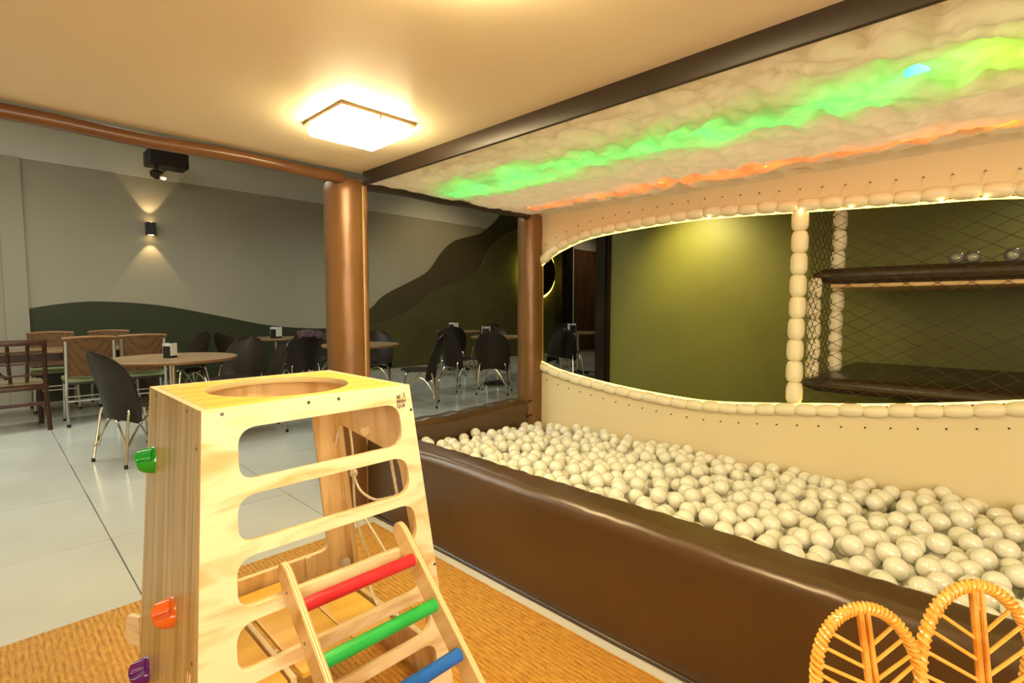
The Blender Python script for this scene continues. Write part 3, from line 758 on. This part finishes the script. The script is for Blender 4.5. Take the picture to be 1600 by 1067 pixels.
# right panel with a big opening under a slanted top board
kr = sqrt(1 + (.12/ZT)**2)
rgf = frame((rx(0) - TH/2, 0, 0), (0, 1, 0), (-.12, 0, ZT))
def gp(y, z): return (y, z*kr)
gout = [gp(fy(Z0)+TH, Z0), gp(ry(Z0)-TH, Z0), gp(ry(ZT)-TH, ZT-.001), gp(fy(ZT)+TH, ZT-.001)]
gh = rounded([gp(fy(.2)+TH+.055, .16), gp(ry(.2)-TH-.035, .16), gp(ry(.8)-TH-.035, .80), gp(fy(.75)+TH+.075, .755)], [.03, .03, .02, .05], 5)
poly_panel('right_panel', gout, [gh], TH, [M['pine_r'], M['ply']], rgf, tw)
# top with the round hole
tf = frame((0, 0, ZT-TH/2), (1, 0, 0), (0, 1, 0))
ci = [(.572 + .182*cos(2*pi*k/72), 1.468 + .19*sin(2*pi*k/72)) for k in range(72)]
poly_panel('top_panel', [(lx(ZT)+TH, fy(ZT)+TH), (rx(ZT)-TH, fy(ZT)+TH), (rx(ZT)-TH, ry(ZT)-TH), (lx(ZT)+TH, ry(ZT)-TH)], [ci], TH, [M['pine_t'], M['ply']], tf, tw)
# inner floor boards and bearers
MB().rbox((.29, 1.22, .275), (.475, 1.70, .29), .003, 2).build('platform_board', M['pine_t'], tw)
MB().rbox((.51, 1.22, .275), (.665, 1.70, .29), .003, 2).build('platform_board', M['pine_t'], tw)
MB().rbox((.675, 1.24, .265), (.80, 1.62, .28), .003, 2).build('platform_board', M['pine_t'], tw)
MB().rbox((.485, 1.23, .235), (.50, 1.69, .285), .002, 1).build('bearer', M['pine_r'], tw)
MB().rbox((.735, 1.70, .262), (.755, 1.715, .335), .002, 1).build('bearer', M['pine_r'], tw)
# small wooden tab coming through the left side near the back
poly_panel('side_tab', [(0,0),(.026,.0),(.034,.014),(.034,.06),(.022,.085),(-.02,.085),(-.02,0)], [], .016, [M['pine_f'], M['ply']], frame((.262, 1.755, .235), (-.45, .9, 0), (0, 0, 1)), tw)
# climbing holds
def hold(name, c, m, mirror, label, s=1.0):
    n_ = Vector((-ZT, 0, .06)).normalized(); u = Vector((0, -1 if not mirror else 1, 0)); v = n_.cross(u) if n_.cross(u).z > 0 else -n_.cross(u)
    mb = MB(); NU_, NV_ = 40, 24
    def f(a, b):
        th = 2*pi*a; rho = 1-b
        x = .028*rho*cos(th); y = .036*rho*sin(th); h = .042*max(0, 1-rho**5.0)**.5
        if y < 0: h *= 1 - .35*(-y/.036)**2
        k = min(1, max(0, (x+.006)/.006))*min(1, max(0, (y-.000)/.005)); h *= 1-.80*k
        return Vector(c) + (u*x + v*y)*s + n_*(h*s - .001)
    mb.grid(f, NU_, NV_)
    o = mb.build(name, m, tw, ang=50); o['label'] = label
hold('climbing_hold', (.2995, 1.635, .790), M['hold_g'], False, 'glossy green climbing hold near the top')
hold('climbing_hold', (.279, 1.400, .475), M['hold_o'], False, 'glossy orange climbing hold in the middle')
hold('climbing_hold', (.2635, 1.64, .215), M['hold_p'], False, 'glossy purple climbing hold low on the side')
# screws
nf = Vector((0, -ZT, .05)).normalized()
def screw(p, n_):
    p = Vector(p); o = MB().tube([p - n_*.002, p + n_*.0010], .0042, 10).build('screw', M['screw'], tw)
for x, z in [(.542, .968), (.62, .967), (.837, .908), (.897, .439), (.35, .968)]: screw((x, fy(z), z), nf)
nl = Vector((-ZT, 0, .06)).normalized()
for y, z in [(1.618, .966), (1.328, .965), (1.245, .895), (1.235, .43)]: screw((lx(z), y, z), nl)
# printed mark
def text(s, size, p, parent, m, extra=None):
    cu = bpy.data.curves.new('t', 'FONT'); cu.body = s; cu.size = size; cu.extrude = .0004; cu.offset = .0003
    tmp = bpy.data.objects.new('tmp', cu); COL.objects.link(tmp)
    dg = bpy.context.evaluated_depsgraph_get(); dg.update()
    me = bpy.data.meshes.new_from_object(tmp.evaluated_get(dg)); bpy.data.objects.remove(tmp)
    me.materials.clear(); me.materials.append(m)
    o = bpy.data.objects.new('printed_letters', me); COL.objects.link(o); o.parent = parent
    f_ = frame(p, (1,0,0), (0, .05, ZT)); o.matrix_local = Matrix.Translation(-Vector(ORG[parent.name])) @ f_; ORG[o.name] = ORG[parent.name]
    return o
for s, z in (('BÉ', .9445), ('BRIN', .9320), ('QUE', .9195)):
    text(s, .0135, (.7905, fy(z)-.0006, z), tw, M['ink'])
mk = MB(); P0 = Vector((.815, fy(.946)-.0006, .946))
mk.tube([P0 + Vector((-.0055, 0, -.0015)), P0 + Vector((-.001, 0, .007)), P0 + Vector((.0005, 0, .0085)), P0 + Vector((.002, 0, .007)), P0 + Vector((.0055, 0, -.004))], .0007, 4)
mk.tube([P0 + Vector((-.004, 0, .0012)), P0 + Vector((.004, 0, .0012))], .0006, 4)
mk.tube([P0 + Vector((.0025*cos(a*pi/4), 0, .0112 + .0025*sin(a*pi/4))) for a in range(8)], .0006, 4, closed=True)
mk.build('printed_figure', M['ink'], tw)
# pegs and ropes on the open right side
def tube_part(name, pts, r, m, n=8, s=6, par=tw): return MB().tube(smooth_path(pts, s), r, n).build(name, m, par)
MB().tube([(.855, 1.47, .812), (.825, 1.455, .806)], .014, 14).build('peg', M['pine_f'], tw)
MB().tube([(.925, 1.47, .814), (.870, 1.47, .812)], .014, 14).build('peg', M['pine_f'], tw)
def knot(p, r=.012):
    p = Vector(p); mb = MB()
    for k in range(3):
        a = k*1.1; pts = [p + Vector((r*.75*cos(t)*cos(a), r*.75*cos(t)*sin(a), r*.75*sin(t))) for t in [2*pi*i/10 for i in range(10)]]
        mb.tube(pts, r*.42, 6, closed=True)
    return mb
rp1 = tube_part('rope', [(.862, 1.660, .800), (.845, 1.668, .77), (.838, 1.672, .72)], .005, M['rope']); knot((.858, 1.655, .806), .014).build('knot', M['rope'], rp1)
rp2 = tube_part('rope', [(.862, 1.62, .79), (.872, 1.62, .70), (.874, 1.622, .61), (.878, 1.622, .49), (.886, 1.60, .40), (.90, 1.575, .33), (.905, 1.57, .28)], .0042, M['rope'])
knot((.874, 1.62, .622), .013).build('knot', M['rope'], rp2)
rp3 = tube_part('rope', [(.874, 1.62, .618), (.87, 1.57, .575), (.872, 1.48, .565), (.875, 1.38, .600)], .0042, M['rope'])
rp4 = tube_part('rope', [(.86, 1.385, .79), (.868, 1.372, .72), (.878, 1.355, .61)], .005, M['rope']); knot((.878, 1.355, .603), .012).build('knot', M['rope'], rp4)
rp5 = tube_part('rope', [(.872, 1.68, .66), (.872, 1.69, .58), (.875, 1.70, .50)], .0042, M['rope'])
rp6 = tube_part('rope', [(.905, 1.63, .47), (.91, 1.54, .41), (.915, 1.44, .34)], .0042, M['rope'])
rp7 = tube_part('rope', [(.90, 1.57, .33), (.86, 1.50, .27), (.84, 1.40, .235), (.85, 1.30, .25)], .0042, M['rope'])
rp8 = tube_part('rope', [(.86, 1.66, .255), (.86, 1.665, .29)], .005, M['rope']); knot((.862, 1.668, .285), .016).build('knot', M['rope'], rp8)

# ================================================================ LADDER hooked on the tower
ld = empty('climbing_ladder', (.63, .85, .01), 'small plywood ladder with red, green and blue rungs hooked onto the tower', 'ladder')
A = Vector((0, 1.172, .585)); B = Vector((0, .53, .012)); dirv = (B-A).normalized()   # front edge of rail
perp = Vector((0, -dirv.z, dirv.y)); perp = perp if perp.y > 0 else -perp
if perp.z > 0: perp = Vector((0, abs(dirv.z), -abs(dirv.y)))
Lr = (B-A).length
for x in (.467, .787):
    fr_ = frame(Vector((x, A.y, A.z)), dirv, perp)
    W_ = .062
    pts = rounded([(-.012, .0), (Lr, 0), (Lr-.072, W_*1.0), (.02, W_), (-.034, W_*.85), (-.04, .015)], [.02, .002, .002, .02, .03, .02], 6)
    o = poly_panel('side_rail', pts, [], .016, [M['pine_r'], M['ply']], fr_, ld)
for t, mname, lab in ((.075, 'red', 'red painted rung'), (.205, 'greenp', 'green painted rung'), (.335, 'blue', 'blue painted rung'), (.465, 'red', 'red painted rung'), (.595, 'greenp', 'green painted rung'), (.725, 'blue', 'blue painted rung')):
    c = A + dirv*t + perp*.026
    o = MB().tube([(.474, c.y, c.z), (.480, c.y, c.z), (.775, c.y, c.z), (.780, c.y, c.z)], .0165, 20).build('rung', M[mname], ld); o['label'] = lab
for t in (.03, .15, .30):
    for x in (.4585,):
        c = A + dirv*t + perp*.035; MB().tube([(x, c.y, c.z), (x-.001, c.y, c.z)], .004, 8).build('screw', M['screw'], ld)

# ================================================================ RATTAN LEAF CHAIR
rc = empty('rattan_chair', (1.07, -.10, .01), 'small orange rattan chair with leaf-shaped back panels at the lower right', 'chair')
def leaf(c, up, right, hgt, wid, name_lab=None):
    """leaf frame: c = top point, up/right are unit vectors"""
    c = Vector(c); up = Vector(up).normalized(); right = Vector(right); right = (right - up*right.dot(up)).normalized(); nr = up.cross(right)
    def edge(t):   # t 0..1 around, 0 = tip at top
        a = 2*pi*t
        h = -hgt*(.5 - .5*cos(a)); w = wid/2*sin(a)*(1 + .18*cos(a))
        return c + up*h + right*w
    pts = [edge(k/60) for k in range(60)]
    fo = MB().tube(pts, .0085, 9, closed=True).build('leaf_frame', M['rattan'], rc)
    wr = MB()
    for ph in (0, .5):                                    # cane wound around the rim
        w_ = [];
        for k in range(720):
            t = k/720; p = edge(t); q = edge(t+.002); d = (q-p).normalized(); sd = d.cross(nr).normalized(); a = 2*pi*(t*46 + ph)
            w_.append(p + (sd*cos(a) + nr*sin(a))*.0085)
        wr.tube(w_, .0030, 5, closed=True)
    wr.build('cane_wrap', M['vein'], fo)
    mid = [c + up*(-hgt*k/10) for k in range(11)]
    MB().tube(mid, .0065, 8).build('midrib', M['rattan'], fo)
    MB().tube([p - nr*.006 + right*.010 for p in mid], .0045, 6).build('midrib', M['rattan'], fo)
    for k in range(9):
        h0 = .12 + k*.085
        for s in (-1, 1):
            root = c - up*hgt*(h0+.10)
            # find rim point up and outwards
            best = min(pts, key=lambda p: abs(((p-root).dot(up)) - abs((p-root).dot(right))*.62) + (0 if (p-root).dot(right)*s > .01 else 9))
            if (best-root).length > .02: MB().tube([root, best], .0034, 7).build('vein', M['vein'], fo)
RT = Vector((.697, -.717, 0)); FW = Vector((.717, .697, 0))
P1 = Vector((1.048, .166, .672)); P2 = Vector((1.188, .025, .712)); P3 = P2 + RT*.197 + Vector((0, 0, -.035))
leaf(P1, Vector((0,0,1)) + FW*.12 - RT*.10, RT, .34, .182)
leaf(P2, Vector((0,0,1)) + FW*.12 - RT*.04, RT, .42, .205)
leaf(P3, Vector((0,0,1)) + FW*.12 + RT*.10, RT, .34, .182)
SC = P2 - FW*.20
MB().tube([(SC.x + .17*cos(2*pi*k/32), SC.y + .17*sin(2*pi*k/32), .275) for k in range(32)], .011, 9, closed=True).build('seat_frame', M['rattan'], rc)
MB().lathe([(.001, .268), (.15, .268), (.165, .276), (.155, .286), (.001, .288)], (SC.x, SC.y, 0), 32).build('seat', M['weave'], rc)
for a in (0, 1, 2, 3):
    d = Vector((cos(a*pi/2 + .77 + pi/4), sin(a*pi/2 + .77 + pi/4), 0))
    MB().tube([SC + d*.15 + Vector((0, 0, .27-SC.z)), SC + d*.19 + Vector((0, 0, .012-SC.z))], .010, 8).build('leg', M['rattan'], rc)
MB().tube([(SC.x + .17*cos(2*pi*k/24), SC.y + .17*sin(2*pi*k/24), .12) for k in range(24)], .006, 6, closed=True).build('stretcher', M['rattan'], rc)

# ================================================================ DINING HALL FURNITURE
def mk_black():
    t = empty('shell_chair', (0, 0, 0))
    mb = MB()
    def half(s):
        if s > .5: return .235*max(0.0, 1-((s-.5)/.5)**2.4)**.5 + .004
        return .20 + .035*sin(s/.5*pi/2)
    def back(side):
        def f(u, v):
            t_ = (u-.5)*2; s = v; w = half(s)
            z = .36 + .52*s - (.05*abs(t_)**2*(1-s)**2)
            y = -.175 - .11*s + .015*sin(s*pi) + .13*t_*t_*(w/.235)*(1-.55*s) + side
            return (w*t_, y, z)
        return f
    g1 = [back(0)(i/14, j/16) for i in range(15) for j in range(17)]; g2 = [back(-.012)(i/14, j/16) for i in range(15) for j in range(17)]
    n1 = len(g1); fs = []
    for i in range(14):
        for j in range(16):
            a = i*17+j; fs.append((a, a+17, a+18, a+1)); fs.append((a+n1+1, a+n1+18, a+n1+17, a+n1))
    rim = [j for j in range(17)] + [i*17+16 for i in range(1, 15)] + [14*17+j for j in range(15, -1, -1)] + [i*17 for i in range(13, 0, -1)]
    for k in range(len(rim)): a, b = rim[k], rim[(k+1) % len(rim)]; fs.append((a, b, b+n1, a+n1))
    mb.add(g1+g2, fs).build('backrest', M['black'], t, ang=50)
    sb = MB()
    def seat(u, v):
        a = 2*pi*u; r_ = min(1, v*2) if v <= .5 else 1-(v-.5)*2
        k = 1.0; x = .225*abs(cos(a))**.75*(1 if cos(a) > 0 else -1)*r_; y = .215*abs(sin(a))**.75*(1 if sin(a) > 0 else -1)*r_ + .03
        return (x, y, (.452 - .012*(1-r_*r_)) if v <= .5 else .432)
    sb.grid(seat, 28, 10).build('seat', M['black'], t, ang=50)
    for sx, sy in ((1, 1), (-1, 1), (1, -1), (-1, -1)):
        y0 = .14 if sy > 0 else -.13; y1 = .22 if sy > 0 else -.20
        l = MB().tube(smooth_path([(sx*.10, y0-sy*.03, .43), (sx*.165, y0, .425), (sx*.185, (y0*2+y1)/3, .36), (sx*.215, y1, .012)], 5), .0105, 8).build('leg', M['chrome'], t)
        MB().lathe([(.013, 0), (.014, .004), (.012, .03)], (sx*.215, y1, 0), 8).build('foot_cap', M['blackmatt'], l)
    for sx in (1, -1):
        MB().tube([(sx*.20, .19 - .38*k/12, .12 + .25*sin(pi*k/12)) for k in range(13)], .008, 7).build('brace', M['chrome'], t)
    MB().tube([(.19 - .38*k/12, -.17, .12 + .25*sin(pi*k/12)) for k in range(13)], .008, 7).build('brace', M['chrome'], t)
    return t
def bearing(dx, dy): return math.atan2(-dx, dy)     # chair faces local +Y
black_spots = [
 (.80, 4.93, (1, .35), 'black plastic shell chair nearest the climbing tower, left of the oval-looking table'),
 (1.83, 5.20, (-1, .2), 'black shell chair at the right end of the first wooden table, nearer of the pair'),
 (1.86, 5.95, (-.8, -.6), 'black shell chair behind the right end of the first wooden table'),
 (1.80, 7.62, (-1, -.2), 'black shell chair behind the rattan chairs against the green hill'),
 (2.38, 7.45, (1, .4), 'black shell chair left of the small table with the napkin box before the hill'),
 (3.00, 6.95, (0, 1), 'black shell chair with a purple jacket hung on its back'),
 (3.62, 7.35, (-1, .5), 'black shell chair just left of the near column, right of the jacket chair'),
 (3.68, 5.12, (-.75, .65), 'large black shell chair seen right of the near column, its leg above the pit wall'),
 (3.70, 6.20, (-.6, -.8), 'black shell chair on the far side of the table right of the near column'),
 (4.78, 5.75, (1, 0), 'black shell chair standing left of the pair in front of the mountain'),
 (4.95, 5.15, (.8, .6), 'black shell chair with its curved chrome brace showing, centre of the hall group'),
 (6.05, 6.25, (-.5, -.8), 'black shell chair behind the table just left of the far column'),
 (6.15, 5.20, (-.9, .5), 'black shell chair partly hidden by the far column'),
 (5.75, 7.05, (.6, .8), 'black shell chair at the back table under the mountain, left one'),
 (7.00, 7.55, (-1, 0), 'black shell chair at the back table under the mountain, right one'),
 (6.85, 5.35, (1, .2), 'black shell chair just right of the far column in the opening'),
 (7.75, 4.95, (-.2, 1), 'black shell chair in the opening beside the dark post'),
 (8.1, 6.3, (-.6, -.8), 'black shell chair on the far side of the table seen through the opening'),
]
proto = mk_black()
for i, (x, y, d, lab) in enumerate(black_spots):
    rz = bearing(*d)
    if i == 0: o = proto; o.location = (x, y, 0); o.rotation_euler = (0, 0, rz)
    else: o = copy_tree(proto, (x, y, 0), rz)
    tag(o, lab, 'chair', 'black shell chairs')

def mk_table(r):
    t = empty('round_table', (0, 0, 0))
    tp = MB().lathe([(r-.004, .722), (r, .726), (r, .744), (r-.004, .748)], (0,0,0), 48).build('tabletop', M['tabletop'], t)
    MB().lathe([(r+.0005, .7255), (r+.002, .728), (r+.002, .742), (r+.0005, .7445)], (0,0,0), 48).build('edge_band', M['tableedge'], tp)
    MB().lathe([(.03, .05), (.03, .70), (.05, .70), (.05, .722)], (0,0,0), 16).build('pedestal', M['chrome'], t)
    MB().lathe([(.22, 0), (.22, .012), (.05, .03), (.032, .06)], (0,0,0), 28).build('base', M['blackmatt'], t)
    return t
tabs = [(1.17, 5.42, .52, 'large round wooden table left, behind the climbing tower'),
        (3.02, 7.85, .40, 'round wooden table before the green hill, left of the near column'),
        (3.22, 5.72, .46, 'round wooden table half hidden behind the near column'),
        (5.60, 5.75, .42, 'round wooden table just left of the far column'),
        (6.35, 7.60, .42, 'round wooden table far back under the painted mountain'),
        (7.55, 5.65, .42, 'round wooden table seen through the opening, right of the far column')]
protos = {}
for x, y, r, lab in tabs:
    if r not in protos: o = protos[r] = mk_table(r); o.location = (x, y, 0)
    else: o = copy_tree(protos[r], (x, y, 0))
    tag(o, lab, 'table', 'round pedestal tables')
def mk_napkin(w=.085, h=.105, showwhite=True):
    t = empty('napkin_holder', (0, 0, 0))
    mb = MB(); a, b = w/2, w*.36
    mb.box((-a, -b, 0), (a, b, .006)); mb.box((-a, -b, 0), (a, -b+.004, h*.9)); mb.box((-a, b-.004, 0), (a, b, h*.9)); mb.box((-a, -b, 0), (-a+.004, b, h)); mb.box((a-.004, -b, 0), (a, b, h))
    mb.build('holder', M['blackmatt'], t)
    mb = MB()
    for k in range(5):
        y = -b+.012 + k*(2*b-.024)/4
        mb.box((-a+.008, y-.002, .006), (a-.008, y+.002, h+.015+.006*(k % 2)))
    mb.box((-a+.004, -b-.005, h*.18), (a-.004, -b-.0005, h+.025)); mb.box((-a+.004, b+.0005, h*.18), (a-.004, b+.005, h+.025))
    mb.build('napkins', M['napkin'], t)['label'] = 'white paper napkins'
    return t
np_ = mk_napkin()
for i, (x, y, z, rz, s, lab) in enumerate([
    (1.15, 5.40, .748, .7, 1.05, 'black napkin box on the first round table, behind the tower'),
    (2.99, 7.75, .748, .5, 1.5, 'napkin box on the table left of the near column'),
    (3.10, 5.55, .748, .9, 1.2, 'napkin box peeking out from behind the near column'),
    (5.33, 5.72, .748, .7, 1.7, 'napkin box with a big white napkin left of the far column'),
    (6.15, 7.50, .748, .2, 1.7, 'napkin box on the furthest table under the mountain'),
    (7.33, 5.62, .748, .9, 1.7, 'napkin box on the table seen through the opening')]):
    o = np_ if i == 0 else copy_tree(np_)
    o.location = (x, y, z); o.rotation_euler = (0, 0, rz); o.scale = (s, s, 1.0 if s < 1.3 else 1.25)
    tag(o, lab, 'napkin holder', 'napkin holders')
# jacket on chair back
jk = MB()
def jf(u, v):
    x = 2.82 + .40*u; a = (v-.5)*2
    return (x, 6.66 + .05*a + .012*noise.noise(Vector((u*6, v*5, 0))), .905 - .09*abs(a)**1.6 - .10*abs(u-.35)**1.5 + .022*noise.noise(Vector((u*8, v*3, 4))))
tag(jk.grid(jf, 24, 10).build('jacket', M['cloth']), 'purple jacket draped over a black chair before the green hill', 'clothing')

# long wooden table with rattan and wooden chairs
lt = empty('long_table', (.5, 7.45, 0), 'long dark wooden table by the left end of the wall', 'table')
MB().rbox((-.9, 7.10, .722), (1.45, 7.78, .75), .006, 2).build('tabletop', M['tabletop'], lt)
for x, y in ((-.8, 7.18), (1.35, 7.18), (-.8, 7.7), (1.35, 7.7)):
    MB().rbox((x-.035, y-.035, 0), (x+.035, y+.035, .722), .005, 1).build('leg', M['redwood'], lt)
MB().rbox((-.75, 7.16, .64), (1.3, 7.185, .722), .003, 1).build('apron', M['redwood'], lt)
tag(MB().rbox((.78, 7.40, .75), (1.0, 7.52, .795), .01, 2).build('napkin_stack', M['napkin']), 'white folded napkin stack lying on the long wooden table', 'napkins')
tag(MB().rbox((-.25, 7.40, .75), (-.05, 7.52, .785), .01, 2).build('folded_cloth', M['napkin']), 'white folded cloth at the left end of the long table', 'cloth')

def mk_rattan():
    t = empty('rattan_backed_chair', (0, 0, 0))
    def bk(o_):
        def f(u, v): a = (u-.5)*2; return (.205*a*(1+.04*v), -.20 - .05*v + .045*a*a + o_, .50 + .385*v + .012*(1-a*a)*v)
        return f
    g = MB(); A1 = [bk(0)(i/10, j/6) for i in range(11) for j in range(7)]; A2 = [bk(-.02)(i/10, j/6) for i in range(11) for j in range(7)]; n1 = len(A1); fs = []
    for i in range(10):
        for j in range(6): a = i*7+j; fs += [(a, a+7, a+8, a+1), (a+n1+1, a+n1+8, a+n1+7, a+n1)]
    rim = list(range(7)) + [i*7+6 for i in range(1, 11)] + [70+j for j in range(5, -1, -1)] + [i*7 for i in range(9, 0, -1)]
    for k in range(len(rim)): a, b = rim[k], rim[(k+1) % len(rim)]; fs.append((a, b, b+n1, a+n1))
    bo = g.add(A1+A2, fs).build('backrest', M['weave'], t, ang=50)
    MB().tube([Vector(bk(-.01)(k/14, 1)) + Vector((0, 0, .003)) for k in range(15)], .014, 8).build('top_rail', M['tableedge'], bo)
    MB().rbox((-.21, -.19, .435), (.21, .21, .485), .022, 3).build('cushion', M['cushion'], t)
    MB().rbox((-.205, -.185, .415), (.205, .205, .434), .006, 1).build('seat_frame', M['blackmatt'], t)
    for sx in (1, -1):
        l = MB().tube(smooth_path([(sx*.19, -.235, .86), (sx*.195, -.19, .5), (sx*.20, -.17, .30), (sx*.20, -.235, .012)], 6), .014, 8).build('leg', M['alu'], t)
        MB().lathe([(.017, 0), (.017, .03)], (sx*.20, -.235, 0), 8).build('foot_cap', M['blackmatt'], l)
        l = MB().tube([(sx*.185, .17, .43), (sx*.195, .20, .012)], .0125, 8).build('leg', M['alu'], t)
        MB().lathe([(.015, 0), (.015, .025)], (sx*.195, .20, 0), 8).build('foot_cap', M['blackmatt'], l)
        MB().tube([(sx*.197, -.185, .25), (sx*.19, .188, .25)], .008, 6).build('stretcher', M['alu'], t)
    MB().tube([(-.19, .188, .25), (.19, .188, .25)], .008, 6).build('stretcher', M['alu'], t)
    MB().tube([(-.197, -.185, .25), (.197, -.185, .25)], .008, 6).build('stretcher', M['alu'], t)
    return t
pr = mk_rattan()
for i, (x, y, rz, lab) in enumerate([
    (.74, 6.93, 0, 'woven rattan-backed chair with green seat, left of the near pair at the long table'),
    (1.22, 7.02, -.08, 'woven rattan-backed chair with green seat, right of the near pair at the long table'),
    (.55, 8.05, pi, 'rattan-backed chair against the wall, left one across the long table'),
    (1.12, 8.08, pi+.05, 'rattan-backed chair against the wall, right one across the long table')]):
    o = pr if i == 0 else copy_tree(pr)
    o.location = (x, y, 0); o.rotation_euler = (0, 0, rz); tag(o, lab, 'chair', 'rattan-backed chairs')
# dark wooden lattice chair
wc = empty('wooden_chair', (0, 0, 0), 'dark red wooden chair with an open lattice back at the left picture edge', 'chair')
for sx in (1, -1):
    MB().tube(smooth_path([(sx*.19, -.26, .885), (sx*.19, -.215, .62), (sx*.19, -.20, .42), (sx*.20, -.235, .0)], 5), [.018]*15+[.020], 4).build('leg', M['redwood'], wc)
    MB().tube([(sx*.18, .19, .43), (sx*.185, .20, 0)], .021, 4).build('leg', M['redwood'], wc)
    MB().rbox((sx*.185-.012, -.20, .20), (sx*.185+.012, .19, .235), .003, 1).build('stretcher', M['redwood'], wc)
MB().rbox((-.21, -.275, .835), (.21, -.25, .89), .008, 2).build('top_rail', M['redwood'], wc)
for z, dy in ((.77, -.245), (.66, -.225), (.55, -.212)):
    MB().rbox((-.18, dy-.01, z-.010), (.18, dy+.01, z+.012), .004, 1).build('back_rail', M['redwood'], wc)
for x in (-.07, .07):
    MB().tube([(x, -.26, .84), (x*.9, -.215, .60), (x*.8, -.205, .48)], .014, 4).build('back_slat', M['redwood'], wc)
MB().tube([(-.18, -.22, .65), (-.08, -.21, .52)], .012, 4).build('back_slat', M['redwood'], wc)
MB().rbox((-.21, -.21, .40), (.21, .22, .445), .008, 2).build('seat_frame', M['redwood'], wc)
MB().rbox((-.20, -.19, .445), (.20, .21, .475), .014, 3).build('seat_pad', M['pad'], wc)
MB().rbox((-.18, -.225, .25), (.18, -.20, .285), .003, 1).build('stretcher', M['redwood'], wc)
wc.location = (.19, 6.93, 0); wc.rotation_euler = (0, 0, .05)

# wall sconce with its two real beams
sc = empty('wall_sconce', (1.675, 8.64, 2.29), 'small black up-and-down wall light glowing above and below', 'lamp')
MB().rbox((1.62, 8.58, 2.205), (1.73, 8.69, 2.375), .004, 1).build('housing', M['blackmatt'], sc)
for z in (2.377, 2.203):
    MB().lathe([(.001, -.001), (.035, -.001), (.035, .001), (.001, .001)], (1.675, 8.635, z), 16).build('lens', M['bulb'], sc)
light('sconce_up', 'SPOT', (1.675, 8.60, 2.385), 9, (1, .72, .38), .02, (1.675, 8.68, 3.2), 66, .25)
light('sconce_down', 'SPOT', (1.675, 8.60, 2.195), 9, (1, .72, .38), .02, (1.675, 8.68, 1.4), 66, .25)
# speaker and camera hanging high near the wall
sp = empty('loudspeaker', (1.80, 8.2, 3.2), 'black loudspeaker high on the wall above the sconce', 'speaker')
MB().rbox((1.56, 8.0, 3.045), (2.02, 8.3, 3.24), .02, 2).build('cabinet', M['blackmatt'], sp)
MB().rbox((1.74, 8.3, 3.06), (1.84, 8.69, 3.14), .005, 1).build('bracket', M['blackmatt'], sp)
MB().rbox((1.58, 7.99, 3.04), (2.00, 8.0, 3.22), .004, 1).build('grille', M['black'], sp)
cm = empty('security_camera', (1.66, 8.1, 2.97), 'small dark camera hanging under the loudspeaker', 'camera')
MB().lathe([(.02, .04), (.06, .03), (.075, 0), (.06, -.05), (.02, -.075), (.001, -.08)], (1.66, 8.1, 2.95), 18).build('dome', M['black'], cm)
MB().lathe([(.02, 0), (.02, .08)], (1.66, 8.1, 2.96), 8).build('stem', M['blackmatt'], cm)
MB().lathe([(.001, 0), (.028, -.003), (.030, -.02), (.001, -.03)], (1.73, 8.06, 2.90), 12).build('lamp_head', M['bulb'], cm)
# round halo wall light
hl = empty('halo_wall_light', (9.85, 8.6, 2.07), 'round black wall disc with a yellow halo behind the far column', 'lamp')
MB().lathe([(.57, -.02), (.58, 0), (.58, .02), (.56, .03)], (9.85, 8.56, 2.07), 40, axis='Y').build('disc', M['dark'], hl)
MB().tube([(9.85 + .63*cos(2*pi*k/48), 8.615, 2.07 + .63*sin(2*pi*k/48)) for k in range(48)], .018, 6, closed=True).build('light_ring', M['led_y'], hl)
# clear bag beside the dark post
tag(MB().rbox((7.95, 5.0, .0), (8.25, 5.25, .40), .05, 3).build('plastic_bag', M['bag']), 'clear plastic bag standing on the floor beside the dark post', 'bag')
